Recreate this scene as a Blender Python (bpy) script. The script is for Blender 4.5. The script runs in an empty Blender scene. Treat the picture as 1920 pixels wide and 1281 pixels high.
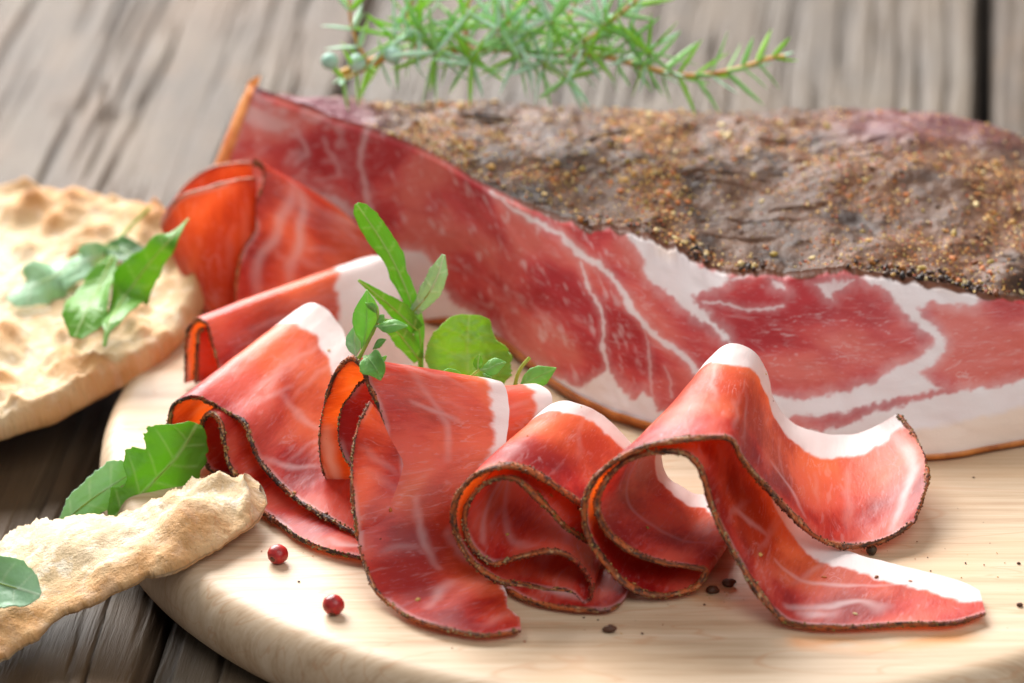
import bpy, math, random
import numpy as np
from mathutils import Vector, Matrix

# ------------------------------------------------------------------ camera, world, lights
# All lengths below are written in centimetres and stored in metres.
CM = 0.01
PITCH = math.radians(25.0)
DIST = 112.5
FPX = 9000.0
AIM = np.array([0.0, 0.0, 5.0])
DIR = np.array([0.0, math.cos(PITCH), -math.sin(PITCH)])
UPV = np.array([0.0, math.sin(PITCH), math.cos(PITCH)])
CAMP = AIM - DIR * DIST

scene = bpy.context.scene
COL = scene.collection
cam_d = bpy.data.cameras.new('camera')
cam_d.sensor_width = 36.0
cam_d.sensor_fit = 'HORIZONTAL'
cam_d.lens = FPX / 1920.0 * 36.0
cam_d.clip_start = 0.05
cam_d.clip_end = 20.0
cam_d.dof.use_dof = True
cam_d.dof.focus_distance = 1.14
cam_d.dof.aperture_fstop = 10.5
cam = bpy.data.objects.new('camera', cam_d)
cam.location = Vector(CAMP * CM)
cam.rotation_euler = (math.pi / 2 - PITCH, 0, 0)
COL.objects.link(cam)
scene.camera = cam

world = bpy.data.worlds.new('World')
scene.world = world
world.use_nodes = True
bg = world.node_tree.nodes['Background']
bg.inputs['Color'].default_value = (0.93, 0.96, 1.0, 1)
bg.inputs['Strength'].default_value = 0.34


def area(name, loc, target, size, power, col):
    d = bpy.data.lights.new(name, 'AREA')
    d.shape = 'DISK'
    d.size = size
    d.energy = power
    d.color = col
    o = bpy.data.objects.new(name, d)
    o.location = loc
    o.rotation_euler = (Vector(target) - Vector(loc)).to_track_quat('-Z', 'Y').to_euler()
    COL.objects.link(o)
    return o


w_l = area('window_light', (-0.62, 1.42, 1.06), (0, 0.04, 0.0), 1.3, 112.0, (1.0, 0.985, 0.965))
w_l.data.shape = 'RECTANGLE'
w_l.data.size_y = 1.35
area('fill_light', (0.6, -1.0, 1.5), (0, 0.02, 0.0), 1.4, 15.0, (1.0, 0.98, 0.96))  # unseen fill lamp, added in front to lift the near sides

vs = scene.view_settings
vs.view_transform = 'Standard'
vs.look = 'None'
vs.exposure = 0.18
vs.gamma = 1.0
vs.use_curve_mapping = False
scene.render.engine = 'CYCLES'
scene.cycles.use_denoising = True
scene.cycles.max_bounces = 12
scene.cycles.transmission_bounces = 8
scene.cycles.diffuse_bounces = 6

rng = np.random.default_rng(7)
random.seed(7)


# ------------------------------------------------------------------ helpers: space, noise, splines
def ray(px, py):
    r = DIR * FPX + np.array([px - 960.0, 0, 0]) + UPV * (640.5 - py)
    return r


def Y(px, py, y):
    """point seen at px,py standing at depth y (cm)"""
    r = ray(px, py)
    return CAMP + r * ((y - CAMP[1]) / r[1])


def Z(px, py, z):
    """point seen at px,py at height z (cm) above the board"""
    r = ray(px, py)
    return CAMP + r * ((z - CAMP[2]) / r[2])


def px_of(P):
    d = P - CAMP
    dep = d @ DIR
    return 960.0 + FPX * d[..., 0] / dep, 640.5 - FPX * (d @ UPV) / dep


def _hash(ix, iy, iz, seed):
    h = (ix.astype(np.int64) * 374761393 + iy.astype(np.int64) * 668265263 + iz.astype(np.int64) * 2147483647 + seed * 144665)
    h = (h ^ (h >> 13)) * 1274126177
    h = h ^ (h >> 16)
    return (h & 0xFFFF) / 65535.0


def vnoise(p, seed=0):
    p = np.asarray(p, float)
    i = np.floor(p)
    f = p - i
    f = f * f * (3 - 2 * f)
    ix, iy, iz = i[..., 0], i[..., 1], i[..., 2]
    r = 0
    for dx in (0, 1):
        wx = f[..., 0] if dx else 1 - f[..., 0]
        for dy in (0, 1):
            wy = f[..., 1] if dy else 1 - f[..., 1]
            for dz in (0, 1):
                wz = f[..., 2] if dz else 1 - f[..., 2]
                r = r + wx * wy * wz * _hash(ix + dx, iy + dy, iz + dz, seed)
    return r


def fbm(p, seed=0, octv=4, gain=0.5):
    p = np.asarray(p, float)
    a, s, t = 1.0, 0.0, 0.0
    for k in range(octv):
        s = s + a * vnoise(p * 2.03 ** k + 17.3 * k, seed + k)
        t += a
        a *= gain
    return s / t


def P3(*c):
    return np.stack(np.broadcast_arrays(*[np.asarray(x, float) for x in c]), axis=-1)


def spline(pts, n, knots=None, us=None):
    """smooth curve through pts sampled at parameters us (0..1) or n even steps"""
    pts = np.asarray(pts, float)
    if pts.ndim == 1:
        pts = pts[:, None]
    m = len(pts)
    if knots is None:
        d = np.linalg.norm(np.diff(pts, axis=0), axis=1) ** 0.7 + 1e-6
        knots = np.concatenate([[0], np.cumsum(d)])
        knots = knots / knots[-1]
    if us is None:
        us = np.linspace(0, 1, n)
    us = np.clip(us, 0, 1)
    sl = np.diff(pts, axis=0) / np.diff(knots)[:, None]
    h = np.diff(knots)
    tan = np.empty_like(pts)
    tan[0], tan[-1] = sl[0], sl[-1]
    if m > 2:
        w = (h[1:] / (h[1:] + h[:-1]))[:, None]
        tan[1:-1] = sl[:-1] * w + sl[1:] * (1 - w)
    k = np.clip(np.searchsorted(knots, us, side='right') - 1, 0, m - 2)
    hk = h[k][:, None]
    t = ((us - knots[k]) / h[k])[:, None]
    t2, t3 = t * t, t * t * t
    return ((2 * t3 - 3 * t2 + 1) * pts[k] + (t3 - 2 * t2 + t) * hk * tan[k]
            + (-2 * t3 + 3 * t2) * pts[k + 1] + (t3 - t2) * hk * tan[k + 1])


def smooth(a, b, x):
    t = np.clip((x - a) / (b - a), 0, 1)
    return t * t * (3 - 2 * t)


def seg_dist(p, poly):
    """distance of points p (N,2) from polyline, plus position along it 0..1"""
    poly = np.asarray(poly, float)
    best = np.full(len(p), 1e9)
    pos = np.zeros(len(p))
    m = len(poly) - 1
    for i in range(m):
        a, b = poly[i], poly[i + 1]
        ab = b - a
        t = np.clip(((p - a) @ ab) / (ab @ ab + 1e-12), 0, 1)
        d = np.linalg.norm(p - a - t[:, None] * ab, axis=1)
        k = d < best
        best[k] = d[k]
        pos[k] = (i + t[k]) / m
    return best, pos


def poly_sd(p, poly):
    """signed distance to a closed polygon, positive inside"""
    poly = np.asarray(poly, float)
    d, _ = seg_dist(p, np.vstack([poly, poly[:1]]))
    ins = np.zeros(len(p), bool)
    for i in range(len(poly)):
        a, b = poly[i], poly[(i + 1) % len(poly)]
        if a[1] == b[1]:
            continue
        c = ((a[1] > p[:, 1]) != (b[1] > p[:, 1])) & (p[:, 0] < (b[0] - a[0]) * (p[:, 1] - a[1]) / (b[1] - a[1]) + a[0])
        ins ^= c
    return np.where(ins, d, -d)


# ------------------------------------------------------------------ helpers: objects
def world_loc(o):
    v = Vector((0, 0, 0))
    while o is not None:
        v = v + Vector(o.location)
        o = o.parent
    return v


def thing(name, label, cat, loc, group=None):
    o = bpy.data.objects.new(name, None)
    o.empty_display_size = 0.01
    o.location = Vector([float(c) * CM for c in loc])
    o['label'] = label
    o['category'] = cat
    if group:
        o['group'] = group
    COL.objects.link(o)
    return o


def tag(o, label, cat, group=None):
    o['label'] = label
    o['category'] = cat
    if group:
        o['group'] = group
    return o


def mesh_data(name, V, F, smooth_shade=True, attrs=None, normals=None):
    me = bpy.data.meshes.new(name)
    V = np.asarray(V, np.float32)
    if isinstance(F, np.ndarray):
        F = F.astype(np.int32)
        k = F.shape[1]
        me.vertices.add(len(V))
        me.vertices.foreach_set('co', V.ravel())
        me.loops.add(F.size)
        me.loops.foreach_set('vertex_index', F.ravel())
        me.polygons.add(len(F))
        me.polygons.foreach_set('loop_start', np.arange(0, F.size, k, dtype=np.int32))
        me.update(calc_edges=True)
    else:
        me.from_pydata([tuple(map(float, v)) for v in V], [], F)
        me.update()
    me.validate()
    if smooth_shade:
        me.polygons.foreach_set('use_smooth', np.ones(len(me.polygons), bool))
    for k, a in (attrs or {}).items():
        a = np.asarray(a, np.float32)
        if a.ndim == 1:
            at = me.attributes.new(k, 'FLOAT', 'POINT')
            at.data.foreach_set('value', a)
        elif a.shape[1] == 3:
            at = me.attributes.new(k, 'FLOAT_VECTOR', 'POINT')
            at.data.foreach_set('vector', a.ravel())
    if normals is not None:
        me.normals_split_custom_set_from_vertices([tuple(map(float, n)) for n in normals])
    return me


def build(name, V, F, mat, parent=None, attrs=None, loc=None, smooth_shade=True, normals=None):
    """one mesh object from world coordinates in cm"""
    V = np.asarray(V, float) * CM
    if parent is not None:
        off = np.array(world_loc(parent))
    elif loc is not None:
        off = np.asarray(loc, float) * CM
    else:
        off = np.zeros(3)
    me = mesh_data(name, V - off, F, smooth_shade, attrs, normals)
    if mat is not None:
        me.materials.append(mat)
    o = bpy.data.objects.new(name, me)
    if parent is not None:
        o.parent = parent
    else:
        o.location = Vector(off)
    COL.objects.link(o)
    return o


def place(name, me, M, parent):
    """a copy of shared mesh data at a 4x4 matrix (m) under parent"""
    o = bpy.data.objects.new(name, me)
    o.parent = parent
    off = world_loc(parent)
    o.matrix_local = Matrix.Translation(-off) @ M
    COL.objects.link(o)
    return o


def grid_faces(nu, nv, wrap_u=False, wrap_v=False, off=0):
    """quads over an array of points indexed [u, v] of shape nu x nv"""
    iu = np.arange(nu if wrap_u else nu - 1)
    iv = np.arange(nv if wrap_v else nv - 1)
    a, b = np.meshgrid(iu, iv, indexing='ij')
    a2, b2 = (a + 1) % nu, (b + 1) % nv
    f = np.stack([a * nv + b, a2 * nv + b, a2 * nv + b2, a * nv + b2], -1).reshape(-1, 4)
    return f + off


def grid_normals(P):
    du = np.gradient(P, axis=0)
    dv = np.gradient(P, axis=1)
    n = np.cross(du, dv)
    return n / (np.linalg.norm(n, axis=-1, keepdims=True) + 1e-9)


def tube(path, rad, n=8):
    """closed-ended tube; path (m,3), rad scalar or (m,)"""
    path = np.asarray(path, float)
    m = len(path)
    rad = np.broadcast_to(np.asarray(rad, float), (m,))
    T = np.gradient(path, axis=0)
    T /= np.linalg.norm(T, axis=1, keepdims=True) + 1e-9
    ref = np.array([0.31, 0.2, 0.93])
    A = np.cross(T, ref)
    A /= np.linalg.norm(A, axis=1, keepdims=True) + 1e-9
    B = np.cross(T, A)
    th = np.linspace(0, 2 * math.pi, n, endpoint=False)
    V = path[:, None] + rad[:, None, None] * (np.cos(th)[None, :, None] * A[:, None] + np.sin(th)[None, :, None] * B[:, None])
    return V.reshape(-1, 3), grid_faces(m, n, wrap_v=True)


def ico(sub=1):
    t = (1 + 5 ** 0.5) / 2
    v = [(-1, t, 0), (1, t, 0), (-1, -t, 0), (1, -t, 0), (0, -1, t), (0, 1, t), (0, -1, -t), (0, 1, -t), (t, 0, -1), (t, 0, 1), (-t, 0, -1), (-t, 0, 1)]
    f = [(0, 11, 5), (0, 5, 1), (0, 1, 7), (0, 7, 10), (0, 10, 11), (1, 5, 9), (5, 11, 4), (11, 10, 2), (10, 7, 6), (7, 1, 8),
         (3, 9, 4), (3, 4, 2), (3, 2, 6), (3, 6, 8), (3, 8, 9), (4, 9, 5), (2, 4, 11), (6, 2, 10), (8, 6, 7), (9, 8, 1)]
    v = [np.array(x, float) / np.linalg.norm(x) for x in v]
    for _ in range(sub - 1):
        nf, mid = [], {}

        def m(a, b):
            k = (min(a, b), max(a, b))
            if k not in mid:
                c = v[a] + v[b]
                v.append(c / np.linalg.norm(c))
                mid[k] = len(v) - 1
            return mid[k]
        for a, b, c in f:
            ab, bc, ca = m(a, b), m(b, c), m(c, a)
            nf += [(a, ab, ca), (b, bc, ab), (c, ca, bc), (ab, bc, ca)]
        f = nf
    return np.array(v), np.array(f)


ICO1, ICO1F = ico(1)
ICO2, ICO2F = ico(2)
ICO3, ICO3F = ico(4)


# ------------------------------------------------------------------ materials
class NT:
    def __init__(self, name):
        self.m = bpy.data.materials.new(name)
        self.m.use_nodes = True
        self.t = self.m.node_tree
        self.t.nodes.clear()
        self.out = self.t.nodes.new('ShaderNodeOutputMaterial')

    def n(self, kind, ins=None, **props):
        nd = self.t.nodes.new('ShaderNode' + kind)
        for k, v in props.items():
            setattr(nd, k, v)
        for k, v in (ins or {}).items():
            s = nd.inputs[k]
            if isinstance(v, bpy.types.NodeSocket):
                self.t.links.new(v, s)
            elif isinstance(v, (tuple, list)) and len(v) == 3 and s.type == 'RGBA':
                s.default_value = (*v, 1)
            else:
                s.default_value = v
        return nd

    def attr(self, name, out='Fac'):
        return self.n('Attribute', attribute_name=name).outputs[out]

    def mapv(self, vec, sc, loc=(0, 0, 0), rot=(0, 0, 0)):
        return self.n('Mapping', {'Vector': vec, 'Scale': sc, 'Location': loc, 'Rotation': rot}).outputs[0]

    def noise(self, vec, scale, detail=4, rough=0.5, dist=0.0):
        return self.n('TexNoise', {'Vector': vec, 'Scale': scale, 'Detail': detail, 'Roughness': rough, 'Distortion': dist}).outputs['Fac']

    def math(self, op, a, b=0.0, clamp=False):
        return self.n('Math', {0: a, 1: b}, operation=op, use_clamp=clamp).outputs[0]

    def rng(self, v, a, b, c=0.0, d=1.0):
        return self.n('MapRange', {'Value': v, 1: a, 2: b, 3: c, 4: d}, interpolation_type='SMOOTHSTEP').outputs[0]

    def mix(self, f, a, b, mode='MIX'):
        nd = self.t.nodes.new('ShaderNodeMix')
        nd.data_type = 'RGBA'
        nd.blend_type = mode
        for idx, v in ((0, f), (6, a), (7, b)):
            s = nd.inputs[idx]
            if isinstance(v, bpy.types.NodeSocket):
                self.t.links.new(v, s)
            elif isinstance(v, (tuple, list)):
                s.default_value = (*v[:3], 1)
            else:
                s.default_value = v
        return nd.outputs[2]

    def ramp(self, f, stops):
        nd = self.n('ValToRGB', {'Fac': f})
        el = nd.color_ramp.elements
        while len(el) < len(stops):
            el.new(0.5)
        for e, (p, c) in zip(el, stops):
            e.position = p
            e.color = (*c, 1)
        return nd.outputs[0]

    def bump(self, h, strength, dist, nrm=None):
        ins = {'Height': h, 'Strength': strength, 'Distance': dist}
        if nrm is not None:
            ins['Normal'] = nrm
        return self.n('Bump', ins).outputs[0]

    def surf(self, s):
        self.t.links.new(s, self.out.inputs['Surface'])
        return self.m

    def principled(self, col, rough=0.5, spec=0.5, nrm=None, **kw):
        ins = {'Base Color': col, 'Roughness': rough, 'Specular IOR Level': spec}
        if nrm is not None:
            ins['Normal'] = nrm
        ins.update(kw)
        return self.n('BsdfPrincipled', ins).outputs[0]


def srgb(r, g, b):
    f = lambda c: (c / 255 / 12.92) if c / 255 < 0.04045 else ((c / 255 + 0.055) / 1.055) ** 2.4
    return (f(r), f(g), f(b))


def meat_material(name, deep, mid, pale, trans, tmix=0.35, rough=0.36, spec=0.5, vein=1.0, orange=None):
    m = NT(name)
    pc = m.attr('pc', 'Vector')
    fat = m.attr('fat')
    n1 = m.noise(m.mapv(pc, (1, 0.75, 1)), 0.6, 1.5, 0.5, 0.2)
    n2 = m.noise(m.mapv(pc, (3.2, 0.9, 1)), 1.6, 5, 0.62, 0.6)
    f = m.math('ADD', m.math('MULTIPLY', n1, 0.85), m.math('MULTIPLY', n2, 0.15))
    f = m.rng(f, 0.32, 0.68)
    col = m.ramp(f, [(0.12, deep), (0.5, mid), (0.9, pale)])
    if orange:
        sep = m.n('SeparateXYZ', {0: pc})
        n0 = m.noise(pc, 0.45, 3, 0.55)
        vv = m.math('ADD', sep.outputs[1], m.math('MULTIPLY', m.math('SUBTRACT', n0, 0.5), 5.5))
        oc = m.mix(f, orange[0], orange[1])
        col = m.mix(m.rng(vv, 0.5, 3.0, 0.0, 0.95), col, oc)
    # thin marbling lines
    w = m.noise(m.mapv(pc, (1.5, 0.42, 1), (3, 7, 1)), 1.25, 4, 0.55, 1.2)
    line = m.rng(m.math('ABSOLUTE', m.math('SUBTRACT', w, 0.5)), 0.0, 0.022, 1.0, 0.0)
    gate = m.rng(m.noise(pc, 0.9, 2), 0.5, 0.68)
    v1 = m.math('MULTIPLY', line, m.math('MULTIPLY', gate, 0.28 * vein))
    w2 = m.noise(m.mapv(pc, (5.0, 0.9, 1), (1, 2, 9)), 1.3, 3, 0.5, 0.8)
    fib = m.math('MULTIPLY', m.rng(w2, 0.57, 0.74), 0.17 * vein)
    w3 = m.noise(m.mapv(pc, (12.0, 2.6, 1), (5, 2, 4), (0, 0, 0.25)), 1.4, 3, 0.6, 0.5)
    fib = m.math('MAXIMUM', fib, m.math('MULTIPLY', m.rng(w3, 0.58, 0.72), 0.20 * vein))
    ff = m.math('MAXIMUM', fat, m.math('MAXIMUM', v1, fib))
    fatc = m.mix(m.noise(pc, 1.1, 3), srgb(238, 230, 228), srgb(230, 210, 207))
    fatc = m.mix(m.attr('cream'), fatc, srgb(236, 212, 194))
    col = m.mix(ff, col, fatc)
    glow = m.mix(m.rng(m.math('ADD', m.math('MULTIPLY', n1, 0.72), m.math('MULTIPLY', n2, 0.28)), 0.38, 0.60), (trans[0] * 0.62, trans[1] * 0.42, trans[2] * 0.4), trans)
    tcol = m.mix(m.math('MULTIPLY', ff, 0.92), glow, srgb(252, 232, 216))
    fine = m.noise(m.mapv(pc, (1.6, 1, 1)), 16, 3, 0.6)
    fine2 = m.noise(pc, 9, 4, 0.65)
    vor = m.n('TexVoronoi', {'Vector': pc, 'Scale': 5.5}).outputs['Distance']
    sy = m.n('SeparateXYZ', {0: pc}).outputs[1]
    spk = m.math('MULTIPLY', m.rng(vor, 0.05, 0.11, 1.0, 0.0), m.rng(m.math('ADD', sy, m.math('MULTIPLY', m.noise(pc, 3.1, 2), 2.0)), 0.9, 1.4, 0.9, 0.0))
    if orange:
        col = m.mix(spk, col, srgb(72, 40, 26))
    rim = m.attr('dry')
    col = m.mix(rim, col, m.mix(fine2, srgb(58, 32, 24), srgb(128, 74, 42)))
    b = m.bump(fine, 0.16, 0.0005)
    b = m.bump(n2, 0.10, 0.0010, b)
    r = m.math('ADD', m.math('MULTIPLY', fine, 0.22), rough - 0.1)
    pr = m.principled(col, r, spec, b)
    tr = m.n('BsdfTranslucent', {'Color': tcol}).outputs[0]
    mx = m.n('MixShader', {0: m.math('SUBTRACT', tmix, m.math('MULTIPLY', ff, tmix * 0.45)), 1: pr, 2: tr}).outputs[0]
    return m.surf(mx)


M_SLICE = meat_material('cured_slice', srgb(164, 20, 26), srgb(208, 54, 46), srgb(234, 108, 90), srgb(255, 170, 90), 0.53, 0.40, 0.6, 1.0, (srgb(228, 78, 38), srgb(248, 134, 86)))
M_HAM = meat_material('cured_meat', srgb(182, 50, 54), srgb(208, 78, 76), srgb(224, 112, 100), srgb(240, 130, 100), 0.18, 0.36, 0.36, 1.25)


def vcol_material(name, rough=0.6, spec=0.35, bump=0.5, bdist=0.0006, scale=12.0, var=0.25, trans=0.0):
    m = NT(name)
    col = m.attr('col', 'Color')
    tc = m.n('TexCoord').outputs['Object']
    n = m.noise(tc, scale * 100, 3, 0.6)
    c = m.mix(m.rng(n, 0.3, 0.7, 0, var), col, (0.02, 0.012, 0.008))
    b = m.bump(n, bump, bdist)
    s = m.principled(c, rough, spec, b)
    if trans:
        s = m.n('MixShader', {0: trans, 1: s, 2: m.n('BsdfTranslucent', {'Color': c}).outputs[0]}).outputs[0]
    return m.surf(s)


M_RIND = vcol_material('spiced_rind', 0.58, 0.4, 0.8, 0.0006, 14)
M_SPICE = vcol_material('spice', 0.55, 0.35, 0.5, 0.0003, 20, 0.2)


def crust_material():
    m = NT('spice_crust')
    pc = m.attr('pc', 'Vector')
    e = m.attr('edge')
    n1 = m.noise(pc, 0.8, 5, 0.6, 0.5)
    n2 = m.noise(pc, 5.0, 5, 0.65)
    n3 = m.noise(pc, 17.0, 3, 0.6)
    base = m.ramp(n1, [(0.34, srgb(46, 27, 17)), (0.5, srgb(80, 52, 34)), (0.66, srgb(102, 72, 54))])
    base = m.mix(m.attr('spicy'), base, m.mix(m.rng(n2, 0.35, 0.65), srgb(70, 40, 22), srgb(128, 76, 36)))
    base = m.mix(m.rng(n3, 0.62, 0.75, 0, 0.5), base, srgb(176, 122, 62))
    purple = m.mix(n2, srgb(86, 32, 40), srgb(128, 74, 84))
    col = m.mix(e, base, purple)
    b = m.bump(n3, 0.35, 0.0007)
    b = m.bump(n2, 0.3, 0.0018, b)
    return m.surf(m.principled(col, m.math('ADD', m.math('MULTIPLY', n3, 0.3), 0.38), 0.22, b))


M_CRUST = crust_material()


def simple_material(name, c1, c2, scale, rough, spec=0.4, bump=0.3, bdist=0.0006, trans=0.0, attr=None, stretch=(1, 1, 1)):
    m = NT(name)
    tc = m.attr(attr, 'Vector') if attr else m.n('TexCoord').outputs['Object']
    n = m.noise(m.mapv(tc, stretch), scale, 5, 0.6, 0.3)
    col = m.ramp(n, [(0.33, c1), (0.67, c2)])
    b = m.bump(n, bump, bdist)
    s = m.principled(col, rough, spec, b)
    if trans:
        s = m.n('MixShader', {0: trans, 1: s, 2: m.n('BsdfTranslucent', {'Color': col}).outputs[0]}).outputs[0]
    return m.surf(s)


M_SKIN = simple_material('ham_skin', srgb(150, 78, 24), srgb(196, 120, 52), 160, 0.42, 0.5)
M_SKINL = simple_material('ham_side_fat', srgb(190, 92, 28), srgb(226, 150, 84), 120, 0.42, 0.5, trans=0.15)


def table_material(name, dark, mid, light, tan):
    m = NT(name)
    pc = m.attr('pc', 'Vector')
    g = m.noise(m.mapv(pc, (1, 0.035, 1)), 3.2, 6, 0.65, 0.4)
    g2 = m.noise(m.mapv(pc, (1, 0.06, 1)), 14.0, 4, 0.6, 0.2)
    patch = m.noise(m.mapv(pc, (1, 0.4, 1)), 0.22, 3, 0.55)
    patch2 = m.noise(m.mapv(pc, (1, 0.3, 1), (9, 3, 5)), 0.5, 3, 0.55)
    groove = m.attr('groove')
    f = m.math('ADD', m.math('MULTIPLY', g, 0.6), m.math('MULTIPLY', g2, 0.4))
    col = m.ramp(f, [(0.2, dark), (0.5, mid), (0.8, light)])
    col = m.mix(m.rng(patch, 0.40, 0.64, 0, 0.8), col, tan)
    col = m.mix(m.rng(patch2, 0.45, 0.7, 0, 0.7), col, light)
    col = m.mix(m.rng(m.noise(m.mapv(pc, (1, 0.5, 1), (1, 8, 2)), 0.9, 2), 0.5, 0.7, 0, 0.5), col, tan)
    col = m.mix(m.math('MULTIPLY', groove, 0.5), col, srgb(34, 24, 18))
    b = m.bump(g2, 0.5, 0.0008)
    b = m.bump(g, 0.4, 0.0015, b)
    return m.surf(m.principled(col, 0.6, 0.3, b))


M_PLANK_TAN = table_material('weathered_wood_brown', srgb(42, 30, 20), srgb(68, 53, 38), srgb(90, 75, 57), srgb(88, 66, 44))
M_PLANK_GREY = table_material('weathered_wood_grey', srgb(44, 35, 27), srgb(72, 61, 50), srgb(96, 86, 74), srgb(90, 75, 58))


def board_material():
    m = NT('maple_board')
    pc = m.attr('pc', 'Vector')
    g = m.noise(m.mapv(pc, (0.03, 1, 0.25)), 2.6, 5, 0.55, 0.2)
    g2 = m.noise(m.mapv(pc, (0.03, 1, 0.25)), 15.0, 4, 0.6)
    big = m.noise(m.mapv(pc, (0.12, 0.7, 0.7)), 0.5, 3, 0.5, 1.0)
    ring = m.math('ABSOLUTE', m.math('SUBTRACT', m.math('FRACT', m.math('MULTIPLY', big, 9.0)), 0.5))
    col = m.ramp(m.math('ADD', m.math('MULTIPLY', g, 0.6), m.math('MULTIPLY', g2, 0.4)),
                 [(0.34, srgb(170, 138, 106)), (0.5, srgb(194, 168, 138)), (0.66, srgb(206, 183, 156))])
    col = m.mix(m.rng(ring, 0.0, 0.07, 0.4, 0.0), col, srgb(178, 128, 88))
    pk = m.noise(m.mapv(pc, (0.6, 1, 1), (4, 4, 4)), 0.35, 2)
    col = m.mix(m.rng(pk, 0.45, 0.7, 0, 0.5), col, srgb(206, 168, 128))
    grease = m.attr('grease')
    col = m.mix(grease, col, srgb(212, 138, 70))
    sc = m.noise(m.mapv(pc, (0.25, 5.0, 1), (2, 1, 3), (0, 0, 0.35)), 2.2, 2, 0.5)
    scr = m.rng(m.math('ABSOLUTE', m.math('SUBTRACT', sc, 0.5)), 0.0, 0.006, 0.5, 0.0)
    col = m.mix(m.math('MULTIPLY', scr, m.rng(m.noise(pc, 0.6, 2), 0.5, 0.65)), col, srgb(150, 116, 84))
    b = m.bump(g2, 0.12, 0.0004)
    return m.surf(m.principled(col, m.math('ADD', 0.42, m.math('MULTIPLY', g2, 0.2)), 0.4, b))


M_BOARD = board_material()


def bread_material():
    m = NT('flatbread')
    pc = m.attr('pc', 'Vector')
    h = m.attr('hgt')
    n1 = m.noise(pc, 0.55, 4, 0.6, 0.5)
    n2 = m.noise(pc, 2.4, 5, 0.65)
    n3 = m.noise(pc, 11.0, 4, 0.65)
    f = m.math('ADD', m.math('ADD', m.math('MULTIPLY', n1, 0.4), m.math('MULTIPLY', n2, 0.2)), m.math('MULTIPLY', h, 0.42))
    col = m.ramp(f, [(0.25, srgb(212, 192, 162)), (0.44, srgb(208, 178, 136)), (0.6, srgb(192, 140, 84)), (0.76, srgb(162, 98, 48))])
    flour = m.math('MULTIPLY', m.rng(n2, 0.46, 0.64), m.rng(h, 0.2, 0.65, 0.9, 0.15))
    col = m.mix(flour, col, srgb(226, 212, 190))
    col = m.mix(m.rng(n3, 0.6, 0.75, 0, 0.3), col, srgb(228, 212, 188))
    col = m.mix(m.rng(n3, 0.25, 0.36, 0.35, 0), col, srgb(168, 108, 58))
    n4 = m.noise(pc, 26.0, 3, 0.6)
    col = m.mix(m.rng(n4, 0.62, 0.75, 0, 0.35), col, srgb(244, 232, 212))
    b = m.bump(n4, 0.5, 0.0006)
    b = m.bump(n3, 0.6, 0.0014, b)
    b = m.bump(n2, 0.4, 0.002, b)
    s = m.principled(col, 0.72, 0.3, b)
    return m.surf(s)


M_BREAD = bread_material()


def leaf_material(name, c1, c2, vein, trans, tmix=0.35, rough=0.42):
    m = NT(name)
    pc = m.attr('pc', 'Vector')
    v = m.attr('vein')
    n = m.noise(pc, 1.6, 4, 0.6)
    n2 = m.noise(pc, 9.0, 3, 0.6)
    col = m.mix(n, c1, c2)
    col = m.mix(m.math('MULTIPLY', v, 0.75), col, vein)
    b = m.bump(n2, 0.25, 0.0008)
    b = m.bump(v, 0.4, 0.0006, b)
    s = m.principled(col, rough, 0.45, b)
    t = m.n('BsdfTranslucent', {'Color': m.mix(m.math('MULTIPLY', v, 0.5), trans, vein)}).outputs[0]
    return m.surf(m.n('MixShader', {0: tmix, 1: s, 2: t}).outputs[0])


M_LEAF = leaf_material('rocket_leaf', srgb(78, 138, 36), srgb(118, 170, 56), srgb(180, 206, 128), srgb(158, 212, 64), 0.42)
M_LEAFB = leaf_material('rocket_leaf_underside', srgb(140, 184, 146), srgb(176, 210, 178), srgb(212, 228, 200), srgb(176, 216, 130), 0.35)
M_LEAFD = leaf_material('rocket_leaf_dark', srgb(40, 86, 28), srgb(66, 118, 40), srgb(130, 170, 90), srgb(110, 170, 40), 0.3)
M_LETTUCE = leaf_material('lettuce_leaf', srgb(96, 152, 62), srgb(160, 200, 70), srgb(170, 204, 110), srgb(180, 220, 60), 0.4)
M_THYME = leaf_material('thyme_leaf', srgb(98, 160, 80), srgb(140, 194, 112), srgb(168, 210, 132), srgb(170, 220, 90), 0.42, 0.5)
M_STEM = simple_material('herb_stem', srgb(120, 160, 50), srgb(172, 190, 84), 200, 0.5, trans=0.2)
M_NEEDLE = simple_material('juniper_needle', srgb(140, 200, 104), srgb(182, 224, 156), 90, 0.45, trans=0.35)
M_NEEDLE2 = simple_material('juniper_needle_blue', srgb(172, 218, 180), srgb(206, 236, 212), 90, 0.45, trans=0.2)
M_NEEDLE3 = simple_material('juniper_needle_fresh', srgb(140, 200, 60), srgb(186, 226, 96), 90, 0.45, trans=0.4)
M_TWIG = simple_material('juniper_twig', srgb(176, 112, 50), srgb(206, 160, 76), 150, 0.6)
M_BERRY = simple_material('juniper_berry', srgb(128, 172, 152), srgb(178, 206, 192), 60, 0.55)
M_PINK = simple_material('pink_pepper', srgb(120, 14, 18), srgb(200, 44, 38), 260, 0.36, 0.5, 0.4, 0.0003)
M_PINKD = simple_material('pink_pepper_scar', srgb(60, 26, 16), srgb(120, 70, 40), 400, 0.6)
M_BLACK = simple_material('black_pepper', srgb(28, 20, 16), srgb(88, 66, 44), 300, 0.6, 0.4, 0.8, 0.0006)

# ------------------------------------------------------------------ table
TABLE_Z = -2.0
TDIR = np.array([0.093, 1.0])
TDIR /= np.linalg.norm(TDIR)
TNOR = np.array([TDIR[1], -TDIR[0]])
table = thing('table', 'weathered wooden plank table under the round cutting board', 'table', (0, 0, TABLE_Z))
del table['category']
table['kind'] = 'structure'


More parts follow.
